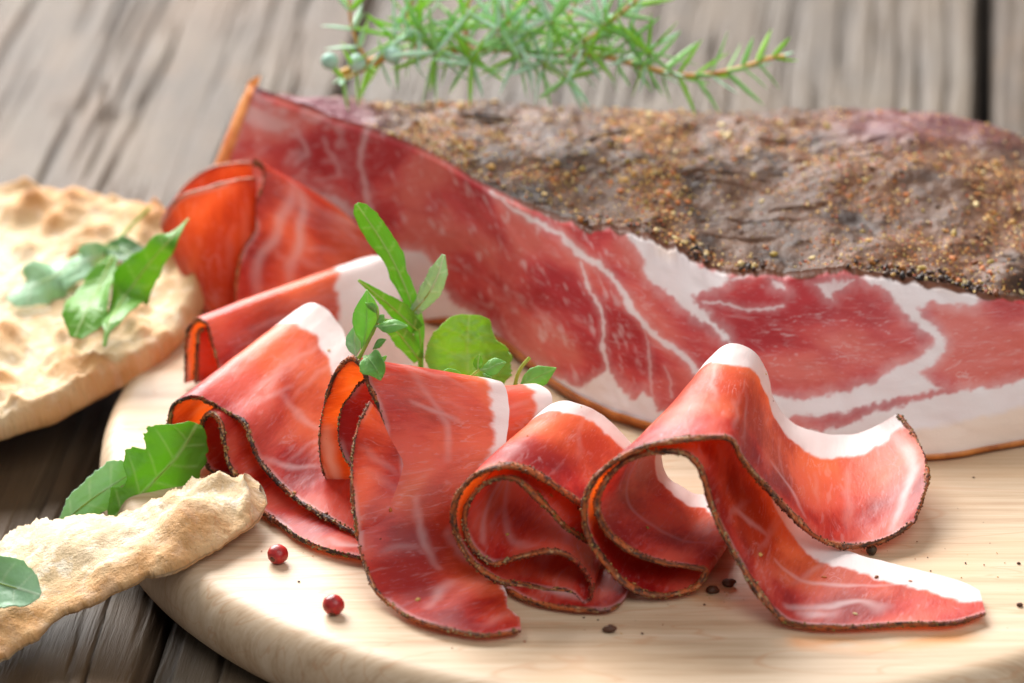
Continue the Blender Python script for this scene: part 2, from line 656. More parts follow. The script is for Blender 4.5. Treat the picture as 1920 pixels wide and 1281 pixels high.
def plank(a0, a1, mat, seed, nx, fine):
    """a plank between two offsets across the table, running away from the viewer"""
    s = np.concatenate([np.linspace(a0, a1, nx)])
    t = np.linspace(-22, 75, 150)
    S, T = np.meshgrid(s, t, indexing='ij')
    wob = (fbm(P3(S * 0 + a0, T * 0.12, 0 * S), seed, 3) - 0.5) * 0.25
    e0, e1 = smooth(0, 0.22, S - a0 - wob), smooth(0, 0.22, a1 - S + wob)
    q = P3(S * 3.4, T * 0.10, S * 0)
    warp = (fbm(P3(S * 0.3, T * 0.12, S * 0 + 3), seed + 3, 3) - 0.5) * 1.6
    g = fbm(q + P3(warp, 0 * S, 0 * S), seed + 5, 4, 0.6)
    gr = np.clip((0.47 - g) / 0.14, 0, 1)
    crack = np.clip(1 - np.abs(fbm(P3(S * 0.9 + warp * 0.8, T * 0.05, S * 0), seed + 9, 2) - 0.5) / 0.016, 0, 1)
    crack *= smooth(0.48, 0.6, fbm(P3(S * 0.4, T * 0.07, S * 0 + 8), seed + 11, 2))
    groove = np.clip(gr * 0.75 + crack, 0, 1)
    z = TABLE_Z - 0.13 * gr * fine - 0.28 * crack * fine + 0.05 * (g - 0.5) - (1 - e0 * e1) * 0.35
    X = S * TNOR[0] + T * TDIR[0]
    Yv = S * TNOR[1] + T * TDIR[1]
    V = P3(X, Yv, z).reshape(-1, 3)
    F = grid_faces(len(s), len(t))
    # sides and underside
    lo = P3(X, Yv, z * 0 + TABLE_Z - 2.6)
    nx_, nt_ = X.shape
    ring = [(0, j) for j in range(nt_)] + [(i, nt_ - 1) for i in range(1, nx_)] + [(nx_ - 1, j) for j in range(nt_ - 2, -1, -1)] + [(i, 0) for i in range(nx_ - 2, 0, -1)]
    top_i = np.array([i * nt_ + j for i, j in ring])
    low = np.array([lo[i, j] for i, j in ring])
    base = len(V)
    k = len(ring)
    a = np.arange(k)
    Fs = np.stack([top_i[a], top_i[(a + 1) % k], base + (a + 1) % k, base + a], -1)
    V = np.vstack([V, low])
    pc = np.vstack([P3(S, T, S * 0 + seed).reshape(-1, 3), P3(low[:, 0], low[:, 1], low[:, 2])])
    grv = np.concatenate([np.clip(groove + (1 - e0 * e1) * 0.7, 0, 1).ravel(), np.ones(k)])
    return build('plank', V, np.vstack([F, Fs]), mat, table, {'pc': pc, 'groove': grv})


ub = np.array([(-40, -30, TABLE_Z - 3.4), (50, -30, TABLE_Z - 3.4), (50, 90, TABLE_Z - 3.4), (-40, 90, TABLE_Z - 3.4), (-40, -30, TABLE_Z - 2.7), (50, -30, TABLE_Z - 2.7), (50, 90, TABLE_Z - 2.7), (-40, 90, TABLE_Z - 2.7)], float)
build('gap_backing', ub, np.array([(0, 3, 2, 1), (4, 5, 6, 7), (0, 1, 5, 4), (1, 2, 6, 5), (2, 3, 7, 6), (3, 0, 4, 7)]), simple_material('dark_backing', srgb(30, 24, 20), srgb(52, 42, 34), 20, 0.8), table, smooth_shade=False)  # added dark slab below the planks, stands in for shade in the gaps
plank(-27.5, -8.28, M_PLANK_TAN, 21, 420, 1.0)
plank(-8.12, 11.0, M_PLANK_GREY, 34, 420, 1.0)
plank(11.45, 31.0, M_PLANK_TAN, 47, 160, 0.7)

# ------------------------------------------------------------------ cutting board
BC = np.array([4.2, 5.95])
BR = 14.5


def make_board():
    prof = [(0.0, 0.0), (0.5, 0.0)]
    prof = [(0.0, 0.0)] + [(r, 0.0) for r in np.linspace(0.05, 0.955, 60)]
    prof += [(0.962, -0.01), (0.97, -0.04), (0.978, -0.1), (0.985, -0.2), (0.992, -0.36), (0.997, -0.56), (1.0, -0.85), (0.999, -1.15), (0.995, -1.4), (0.988, -1.6), (0.976, -1.78), (0.96, -1.88), (0.94, -1.92), (0.0, -1.92)]
    prof = np.array(prof)
    n = 220
    th = np.linspace(0, 2 * math.pi, n, endpoint=False)
    R = prof[:, 0] * BR
    V = P3(BC[0] + R[:, None] * np.cos(th), BC[1] + R[:, None] * np.sin(th), np.broadcast_to(prof[:, 1][:, None], (len(prof), n)))
    d = (fbm(P3(V[..., 0] * 0.05, V[..., 1] * 1.4, V[..., 2]), 3, 3) - 0.5) * 0.03
    V[..., 2] += d * (prof[:, 0][:, None] < 0.9)
    V = V.reshape(-1, 3)
    ed, _ = seg_dist(V[:, :2], [Z(1500, 1205, 0)[:2], Z(1620, 1210, 0)[:2], Z(1800, 1195, 0)[:2]])
    ed2, _ = seg_dist(V[:, :2], [Z(1330, 1110, 0)[:2], Z(1420, 1125, 0)[:2]])
    gr = np.clip(np.maximum(0.75 * smooth(0.55, 0.05, ed), 0.6 * smooth(0.8, 0.1, ed2)), 0, 1)
    gr *= smooth(0.3, 0.6, fbm(P3(V[:, 0] * 0.8, V[:, 1] * 3, V[:, 2]), 5, 3))
    return build('cutting_board', V, grid_faces(len(prof), n, wrap_v=True), M_BOARD, None, {'pc': V.copy(), 'grease': gr}, loc=(BC[0], BC[1], -1.92))


tag(make_board(), 'round pale maple cutting board with a rounded edge', 'cutting board')


# ------------------------------------------------------------------ spice colours
def spice_colours(n, seed, dark=0.35):
    r = np.random.default_rng(seed)
    pal = np.array([srgb(140, 78, 34), srgb(196, 124, 52), srgb(214, 166, 92), srgb(170, 76, 30), srgb(224, 194, 132), srgb(164, 140, 60)])
    dk = np.array([srgb(36, 24, 18), srgb(62, 38, 26), srgb(84, 52, 34)])
    c = pal[r.integers(0, len(pal), n)]
    k = r.random(n) < dark
    c[k] = dk[r.integers(0, len(dk), k.sum())]
    return c * (0.8 + 0.4 * r.random((n, 1)))


def granules(C, S, cols, seed, flat=0.7, nrm=None):
    """many small irregular grains in one mesh; C centres (n,3), S sizes (n,)"""
    r = np.random.default_rng(seed)
    n = len(C)
    base = ICO1
    q = r.normal(size=(n, 3, 3))
    Q, _ = np.linalg.qr(q)
    sc = np.stack([0.7 + 0.6 * r.random(n), 0.6 + 0.4 * r.random(n), flat * (0.5 + 0.5 * r.random(n))], -1)
    v = base[None] * (1 + 0.35 * (r.random((n, 12, 1)) - 0.5))
    v = v * sc[:, None, :]
    v = np.einsum('nij,nkj->nki', Q, v)
    V = C[:, None] + v * S[:, None, None]
    F = (ICO1F[None] + 12 * np.arange(n)[:, None, None]).reshape(-1, 3)
    return V.reshape(-1, 3), F, np.repeat(cols, 12, axis=0)


def tri(Fq):
    return np.vstack([Fq[:, [0, 1, 2]], Fq[:, [0, 2, 3]]])


FLAKES = []
for k in range(6):
    r_ = np.random.default_rng(100 + k)
    v = ICO1 * (1 + 0.5 * (r_.random((12, 1)) - 0.5)) * np.array([1.0, 0.65, 0.3 if k % 2 else 0.55])
    FLAKES.append((v, ICO1F))
FLAKE_ME = []
for k, c in enumerate([srgb(212, 164, 92), srgb(196, 112, 48), srgb(140, 80, 40), srgb(222, 196, 138), srgb(176, 146, 66), srgb(90, 56, 36)]):
    v, f = FLAKES[k]
    me = mesh_data('spice_flake', v * CM, f, True, {'col': np.tile(c, (12, 1))})
    me.materials.append(M_SPICE)
    FLAKE_ME.append(me)


def frame_matrix(pos, n, size, spin):
    n = Vector(n).normalized()
    q = n.to_track_quat('Z', 'Y')
    return Matrix.Translation(Vector(np.asarray(pos) * CM)) @ q.to_matrix().to_4x4() @ Matrix.Rotation(spin, 4, 'Z') @ Matrix.Scale(size, 4)


# ------------------------------------------------------------------ ham joint
def make_ham():
    root = thing('ham_joint', 'large spice crusted cured ham joint with marbled cut face behind the slices', 'cured ham', (4.0, 9.0, 0.0))
    # bottom edge and top edge of the cut face, left to right
    bot = [Y(330, 575, 15.6), Y(500, 585, 14.8), Y(640, 600, 13.9), Y(760, 610, 12.4), Z(860, 606, 0.35), Z(950, 648, 0.3), Z(1037, 719, 0.25), Z(1124, 768, 0.22),
           Z(1201, 794, 0.2), Z(1300, 825, 0.15), Z(1420, 848, 0.1), Z(1560, 862, 0.08), Z(1744, 861, 0.08), Z(1920, 834, 0.08), Z(2080, 800, 0.08)]
    top = [Y(478, 166, 16.0), Y(560, 196, 15.0), Y(640, 226, 14.1), Y(740, 258, 13.0), Y(830, 300, 11.8), Y(900, 345, 10.9), Y(990, 385, 9.8), Y(1090, 420, 8.8),
           Y(1160, 425, 8.2), Y(1260, 462, 7.5), Y(1370, 508, 6.9), Y(1500, 512, 6.5), Y(1640, 512, 6.2), Y(1880, 556, 5.9), Y(2080, 585, 6.0)]
    nu, nv = 640, 170
    kn = np.linspace(0, 1, len(bot))
    us = np.linspace(0, 1, nu)
    B = spline(bot, nu, kn, us)
    T = spline(top, nu, kn, us)
    # ragged top rim
    rg = (fbm(P3(us * 60, us * 0, us * 0), 71, 4, 0.6) - 0.5)
    rag = rg * 0.35 * smooth(0.35, 0.55, us)
    v = np.linspace(0, 1, nv)
    P = B[:, None] * (1 - v)[None, :, None] + T[:, None] * v[None, :, None]
    # slight hollow and waviness of the cut
    U2, V2 = np.meshgrid(us, v, indexing='ij')
    P[..., 2] += rag[:, None] * smooth(0.88, 1.0, V2)
    belly = np.sin(V2 * math.pi) * (0.25 * np.sin(U2 * 9.0) + 0.15)
    P[..., 1] += -0.25 * np.sin(V2 * math.pi) + 0.12 * belly
    P[..., 1] += (fbm(P3(U2 * 24, V2 * 5, U2 * 0), 73, 3) - 0.5) * 0.16
    # rounding into the crust along the top
    lip = smooth(0.965, 1.0, V2)
    P[..., 1] += lip * 0.12
    arc = np.concatenate([[0], np.cumsum(np.linalg.norm(np.diff(P[:, nv // 2], axis=0), axis=1))])
    hgt = np.linalg.norm(T - B, axis=1)
    hgt = np.convolve(np.pad(hgt, 30, mode='edge'), np.ones(61) / 61, 'valid')
    pc = P3(V2 * hgt[:, None] * 1.0, np.broadcast_to(arc[:, None], V2.shape), U2 * 0 + 1.0)
    px, py = px_of(P.reshape(-1, 3))
    pt = np.stack([px, py], -1)
    w = pt + 13 * np.stack([fbm(P3(px / 34, py / 34, px * 0), 81, 3) - 0.5, fbm(P3(px / 34, py / 34, px * 0 + 5), 82, 3) - 0.5], -1)
    w += 8 * np.stack([fbm(P3(px / 9, py / 9, px * 0), 83, 2) - 0.5, fbm(P3(px / 9, py / 9, px * 0 + 5), 84, 2) - 0.5], -1)
    z7 = lambda L: [(1120 + a / 2.3725, 360 + b / 2.3725) for a, b in L]
    fat = np.zeros(len(pt))

    def poly(pts, soft=5.5, amt=1.0):
        nonlocal fat
        sd = poly_sd(w, pts)
        fth = 12 * (fbm(P3((px + 0.5 * py) / 9, (py - 0.5 * px) / 16, px * 0), 86, 4, 0.6) - 0.5)
        fat = np.maximum(fat, amt * smooth(-soft, soft, sd + fth))
        fat = np.maximum(fat, 0.28 * amt * smooth(-26, 2, sd + 1.5 * fth))

    def line(pts, w0, w1, amt=1.0, soft=3.0):
        nonlocal fat
        d, s = seg_dist(w, pts)
        hw = 0.72 * (w0 + (w1 - w0) * s) * (0.75 + 0.5 * vnoise(P3(s * 9, s * 0, s * 0 + w0), 5))
        fat = np.maximum(fat, amt * smooth(hw + soft, np.maximum(hw - soft, 0), d))
        fat = np.maximum(fat, 0.2 * amt * smooth(hw + 14, hw, d))

    line([(925, 362), (955, 388), (988, 412), (1020, 425), (1051, 441), (1085, 478)], 3, 8, 0.85)
    line([(1085, 478), (1124, 497), (1158, 528), (1185, 580), (1211, 611), (1240, 640), (1280, 668), (1310, 700), (1340, 735)], 9, 7, 0.9)
    line([(1088, 495), (1100, 535), (1116, 562), (1129, 606), (1134, 664), (1146, 712)], 2.5, 6, 0.8)
    line([(1205, 600), (1220, 680), (1228, 745)], 1.5, 3, 0.45)
    line([(1250, 690), (1262, 740)], 1.5, 3, 0.4)
    poly([(700, 640), (745, 500), (759, 470), (790, 472), (812, 488), (832, 545), (865, 576), (920, 614), (955, 650), (979, 669), (1037, 706), (1085, 726), (1124, 708), (1143, 690), (1160, 722), (1187, 751),
          (1208, 734), (1226, 744), (1234, 768), (1270, 780), (1330, 800), (1330, 900), (1000, 900)])
    poly(z7([(70, 130), (180, 120), (260, 130), (330, 190), (400, 260), (470, 330), (560, 368), (605, 395), (540, 432), (470, 440), (425, 470), (500, 560), (560, 620), (600, 690), (560, 660), (500, 600), (430, 545),
             (330, 475), (240, 405), (215, 335), (185, 265), (130, 200)]))
    line(z7([(470, 490), (540, 488), (640, 515), (740, 525), (820, 505)]), 4, 1.5, 0.7)
    line(z7([(600, 395), (680, 385), (700, 350)]), 3, 5, 0.75)
    poly(z7([(770, 370), (800, 400), (840, 450), (790, 430)]), 4, 0.8)
    poly(z7([(960, 400), (1150, 395), (1110, 425), (1055, 440), (1045, 480)]), 4, 0.85)
    poly(z7([(1180, 330), (1240, 280), (1390, 280), (1400, 380), (1560, 340), (1740, 430), (1690, 500), (1600, 505), (1500, 485), (1420, 530), (1480, 580), (1548, 640), (1552, 700), (1500, 765),
             (1435, 805), (1490, 850), (1540, 868), (1400, 908), (1200, 955), (1050, 985), (850, 1005), (760, 1005), (740, 890), (820, 912), (950, 922), (1100, 880), (1250, 842), (1310, 785),
             (1420, 740), (1498, 690), (1496, 650), (1440, 605), (1360, 548), (1325, 490), (1280, 445), (1190, 400)]))
    poly(z7([(700, 1075), (860, 1042), (1000, 1062), (1150, 1012), (1350, 952), (1530, 892), (1640, 878), (1898, 838), (2200, 800), (2200, 1500), (600, 1500)]), 5)
    line([(690, 232), (672, 300), (690, 380), (705, 430)], 5, 9, 0.45, 6)
    poly([(560, 350), (640, 372), (668, 395), (668, 415), (600, 400)], 9, 0.75)
    poly([(440, 190), (500, 205), (560, 235), (520, 250), (455, 230), (425, 300), (405, 310)], 10, 0.5)
    line([(560, 240), (575, 290), (545, 310)], 4, 6, 0.4, 5)
    line([(610, 260), (640, 330), (600, 340)], 3, 5, 0.35, 5)
    line([(1760, 360 + 470), (1800, 800)], 1, 1, 0.2)
    # thin wavy fibres in the round muscle and faint streaks in the big one
    mus = smooth(10, 40, poly_sd(w, z7([(620, 560), (1000, 440), (1330, 500), (1490, 670), (1300, 780), (950, 915), (760, 880)])))
    wv = py / 13 + 1.1 * fbm(P3(px / 60, py / 40, px * 0), 90, 3) * 4
    fib = smooth(0.12, 0.0, np.abs((wv % 1) - 0.5)) * smooth(0.5, 0.68, fbm(P3(px / 26, py / 8, px * 0), 91, 3))
    fat = np.maximum(fat, fib * mus * 0.5)
    dg = fbm(P3((px - 0.45 * py) / 7, (py + 0.45 * px) / 26, px * 0), 92, 3)
    fat = np.maximum(fat, smooth(0.60, 0.82, dg) * 0.40 * smooth(600, 700, px) * (1 - mus) * smooth(1260, 1150, px))
    dg2 = fbm(P3(px / 22, py / 16, px * 0 + 4), 93, 4)
    fat = np.maximum(fat, smooth(0.5, 0.75, dg2) * 0.35 * smooth(680, 620, px))
    ftg = fat.reshape(nu, nv)
    split = 0.30
    F = grid_faces(nu, nv)
    tone = np.zeros(len(pt))
    # the white fat layer along the bottom is a part of its own: rows below the band line
    lower = poly_sd(pt, z7([(600, 1058), (860, 1030), (1000, 1055), (1150, 1005), (1350, 945), (1530, 885), (1640, 868), (1898, 828), (2250, 790), (2250, 1600), (500, 1600)]))
    fl = lower[F].mean(1) > 0
    Vall = P.reshape(-1, 3)
    nrm = grid_normals(P).reshape(-1, 3)
    if (nrm[:, 1].mean()) > 0:
        nrm = -nrm
        F = F[:, ::-1]

    vv_ = V2.ravel()
    dry = smooth(0.0, 0.012, vv_ - 0.975 + 0.05 * (fbm(P3(px / 22, px * 0, px * 0), 97, 4, 0.6) - 0.35)) * smooth(900, 1000, px)
    dry = np.maximum(dry, 0.6 * smooth(0.97, 1.0, vv_))
    cream = smooth(8, -8, poly_sd(w, z7([(-2400, -900), (3000, -900), (3000, 960), (1898, 955), (1700, 1000), (1480, 1055), (1200, 1100), (700, 1180), (-2400, 1180)])))
    cream = np.maximum(cream, 0.7 * smooth(0, 30, poly_sd(w, z7([(200, 130), (330, 190), (400, 280), (330, 330), (240, 300)]))))
    cream = np.maximum(cream, 0.7 * smooth(0, 25, poly_sd(w, z7([(1200, 300), (1390, 280), (1740, 430), (1600, 480), (1400, 420)]))))

    def sub(name, mask):
        f = F[mask]
        idx, inv = np.unique(f, return_inverse=True)
        return build(name, Vall[idx], inv.reshape(-1, 4), M_HAM, root, {'pc': pc.reshape(-1, 3)[idx], 'fat': fat[idx], 'cream': cream[idx], 'dry': dry[idx]}, normals=nrm[idx])
    face = sub('cut_face', ~fl)
    face['label'] = 'dark red cut face marbled with white fat'
    fatl = sub('fat_layer', fl)
    fatl['label'] = 'thick white fat layer along the bottom of the ham'

    # crust over the top and down the back
    back = [Y(486, 170, 16.2), Y(585, 182, 16.6), Y(700, 190, 16.9), Y(800, 192, 17.0), Y(880, 190, 17.0), Y(960, 194, 17.0), Y(1060, 200, 17.0), Y(1180, 208, 17.0), Y(1290, 213, 17.0),
            Y(1400, 210, 17.0), Y(1520, 205, 17.0), Y(1650, 205, 16.8), Y(1770, 212, 16.6), Y(1890, 245, 16.2), Y(2060, 330, 15.5)]
    nr = 210
    Bk = spline(back, nu, kn, us)
    r = np.linspace(0, 1, nr)
    U3, R3 = np.meshgrid(us, r, indexing='ij')
    Q = T[:, None] * (1 - R3)[..., None] + Bk[:, None] * R3[..., None]
    Qs = Q.copy()
    for k in range(1, 14):
        Q[:, k] = Q[:, k] * (k / 14) + (P[:, -1] + Qs[:, k] - Qs[:, 0]) * (1 - k / 14)
    Q[:, 0] = P[:, -1]
    depth = np.linalg.norm(Bk - T, axis=1)[:, None]
    dome = np.sin(R3 * math.pi) * 0.22 * np.clip(depth / 8, 0, 1)
    w3 = P3(Q[..., 0], Q[..., 1], Q[..., 0] * 0)
    env = smooth(0.0, 0.05, R3) * (0.35 + 0.65 * smooth(0, 2.0, depth))
    fold = fbm(P3(Q[..., 0] * 0.25, Q[..., 1] * 1.1, Q[..., 0] * 0), 57, 3)
    bumps = (fbm(w3 * 0.42, 51, 3) - 0.5) * 0.75 * env * smooth(1.0, 0.85, R3)
    bumps += (fbm(w3 * 1.5, 55, 3, 0.5) - 0.5) * 0.24 * env
    bumps -= 0.10 * smooth(0.035, 0.0, np.abs(fold - 0.5)) * env * smooth(0.5, 0.6, fbm(w3 * 0.3, 56, 2))
    bumps += (fbm(w3 * 5, 58, 2) - 0.5) * 0.06 * env
    Q[..., 2] += dome + bumps
    # knobs near the cut edge on the right
    for (kx, ky, kr, kh) in [(1445, 470, 0.5, 0.3), (1385, 470, 0.35, 0.22), (1900, 470, 0.7, 0.42), (1560, 330, 1.1, 0.3), (1230, 405, 0.35, 0.2), (1680, 290, 1.6, 0.25)]:
        c = Z(kx, ky, 4.3)
        d = np.linalg.norm(Q[..., :2] - c[:2], axis=-1)
        Q[..., 2] += kh * np.exp(-(d / kr) ** 2) * smooth(0, 0.06, R3)
    skirt_n = 26
    sk = np.linspace(0, 1, skirt_n)[1:]
    last = Q[:, -1]
    S = np.repeat(last[:, None], skirt_n - 1, 1).copy()
    S[..., 1] += 0.8 * np.sin(sk * math.pi / 2) * np.clip(depth / 6, 0.1, 1)
    S[..., 2] = last[:, None, 2] * (1 - sk) ** 1.1 + 0.05
    QQ = np.concatenate([Q, S], 1)
    n2 = QQ.shape[1]
    arcx = QQ[..., 0]
    pcc = P3(QQ[..., 0], QQ[..., 1], QQ[..., 2] * 0.6)
    qx, qy = px_of(QQ)
    edge = np.clip(smooth(760, 640, qx) * smooth(0.9, 0.55, np.concatenate([R3, np.ones((nu, skirt_n - 1))], 1)) + 0.6 * smooth(1500, 1650, qx) * smooth(300, 230, qy), 0, 1)
    dn = fbm(P3(QQ[..., 0] * 0.55, QQ[..., 1] * 0.55, QQ[..., 0] * 0), 95, 3)
    spicy = smooth(0.42, 0.62, dn) * (1 - edge) * 0.5
    Fc = grid_faces(nu, n2)
    crust = build('spice_crust', QQ.reshape(-1, 3), Fc, M_CRUST, root, {'pc': pcc.reshape(-1, 3), 'edge': edge.ravel(), 'spicy': spicy.ravel()})
    crust['label'] = 'dark brown crust of dried spices'
    # brown skin along the bottom edge
    ns = 9
    a = np.linspace(0, 1, ns)
    low = P[:, 0]
    Sk = low[:, None] + np.stack([np.zeros(ns), a * 0.35 - 0.02, -0.02 - 0.17 * np.sin(a * math.pi)], -1)[None]
    Sk = np.concatenate([low[:, None] + np.array([0, -0.05, 0.15]), low[:, None] + np.array([0, -0.10, 0.12]), low[:, None] + np.array([0, -0.10, 0.03]), Sk], 1)
    Sk[..., 2] = np.maximum(Sk[..., 2], 0.02)
    Sk[..., 1] += 0.05 * (fbm(P3(us[:, None] * 50, a[None, :1] * 0, us[:, None] * 0), 61, 3) - 0.5)
    skn = build('skin', Sk.reshape(-1, 3), grid_faces(nu, ns + 3)[:, ::-1], M_SKIN, root)
    skn['label'] = 'thin brown smoked skin under the fat'
    und = np.stack([Sk[:, -1], QQ[:, -1]], 1)
    und[..., 2] = 0.02
    build('underside', und.reshape(-1, 3), grid_faces(nu, 2), M_SKIN, root)
    # the end away from the picture
    loop = np.vstack([P[-1], QQ[-1, 1:], Sk[-1, ::-1]])
    cen = loop.mean(0)
    kk_ = np.arange(len(loop))
    lv = np.vstack([loop, cen])
    build('end_face', lv, np.stack([kk_, (kk_ + 1) % len(loop), np.full(len(loop), len(loop))], -1), M_CRUST, root, {'pc': lv.copy(), 'edge': np.full(len(lv), 0.6), 'spicy': np.zeros(len(lv))})
    # orange rim of fat at the far left end
    k = 26
    le, lt = P[0], P[0]
    t = np.linspace(0, 1, nv)
    A = P[0] + np.array([-0.02, -0.03, 0.0])
    B2 = P[0] + np.stack([-0.45 - 0.30 * np.sin(t * math.pi), 0.5 + 0 * t, 0.05 - 0.1 * t], -1)
    C2 = P[0] + np.stack([0.1 + 0 * t, 1.0 + 0 * t, -0.1 * t], -1)
    ss = np.linspace(0, 1, k)
    L = A[:, None] * ((1 - ss) ** 2)[None, :, None] + 2 * B2[:, None] * (ss * (1 - ss))[None, :, None] + C2[:, None] * (ss ** 2)[None, :, None]
    L[..., 0] += (fbm(P3(t[:, None] * 9, ss[None] * 3, t[:, None] * 0), 66, 3) - 0.5) * 0.12
    le_o = build('end_rind', L.reshape(-1, 3), grid_faces(nv, k), M_SKINL, root)
    le_o['label'] = 'orange rind at the far left end of the ham'

    # spices: the largest one by one, the small ones together
    Qn = grid_normals(Q)
    Qn = np.where(Qn[..., 2:3] < 0, -Qn, Qn)
    dens = fbm(P3(Q[..., 0] * 0.55, Q[..., 1] * 0.55, Q[..., 0] * 0), 95, 3)
    qx, qy = px_of(Q)
    wgt = (smooth(0.40, 0.62, dens) + 0.2) * (1 + 1.2 * smooth(640, 800, qx) * smooth(1500, 1200, qx))
    wgt *= smooth(640, 760, qx) * (1 - 0.75 * smooth(1500, 1700, qx) * smooth(330, 240, qy))
    wgt *= (qx < 1990)
    wgt[:, :6] *= 0.2
    wgt += 1.6 * smooth(0.10, 0.03, R3) * smooth(1090, 1130, qx) * (qx < 1990) * smooth(0.45, 0.6, fbm(P3(U3 * 40, R3 * 0, U3 * 0), 96, 2))
    # area of a cell
    cell = np.linalg.norm(np.gradient(Q, axis=0), axis=-1) * np.linalg.norm(np.gradient(Q, axis=1), axis=-1)
    pr = (wgt * cell).ravel()
    pr /= pr.sum()
    rg2 = np.random.default_rng(5)
    n_small = 16000
    ii = rg2.choice(pr.size, n_small, p=pr)
    C = Q.reshape(-1, 3)[ii] + rg2.normal(size=(n_small, 3)) * np.array([0.03, 0.03, 0.004])
    sz = 0.014 + 0.036 * rg2.random(n_small) ** 2.2
    V, F3, cc = granules(C, sz, spice_colours(n_small, 8, 0.15) * 1.3, 9, 0.6)
    n_rim = 420
    wr = smooth(0.09, 0.0, R3) * smooth(1060, 1140, qx) * (qx < 1990) * smooth(0.42, 0.6, fbm(P3(U3 * 34, R3 * 0, U3 * 0), 98, 3)) * cell
    kk = rg2.choice(wr.size, n_rim, p=(wr / wr.sum()).ravel())
    V2_, F2_, c2_ = granules(Q.reshape(-1, 3)[kk] + rg2.normal(size=(n_rim, 3)) * 0.03, 0.04 + 0.09 * rg2.random(n_rim) ** 2, spice_colours(n_rim, 18, 0.7) * 0.7, 19, 0.8)
    F3 = np.vstack([F3, F2_ + len(V)])
    V, cc = np.vstack([V, V2_]), np.vstack([cc, c2_])
    st = build('spice_grains', V, F3, M_SPICE, crust, {'col': cc}, smooth_shade=False)
    st['kind'] = 'stuff'
    jj = rg2.choice(pr.size, 290, p=pr)
    for q in jj:
        n = Qn.reshape(-1, 3)[q] + rg2.normal(size=3) * 0.25
        place('spice_flake', FLAKE_ME[int(rg2.integers(0, 6))], frame_matrix(Q.reshape(-1, 3)[q] + np.array([0, 0, 0.015]), n, 0.06 + 0.09 * rg2.random() ** 1.5, rg2.random() * 6.28), crust)
    return root, Q


ham, HAMTOP = make_ham()


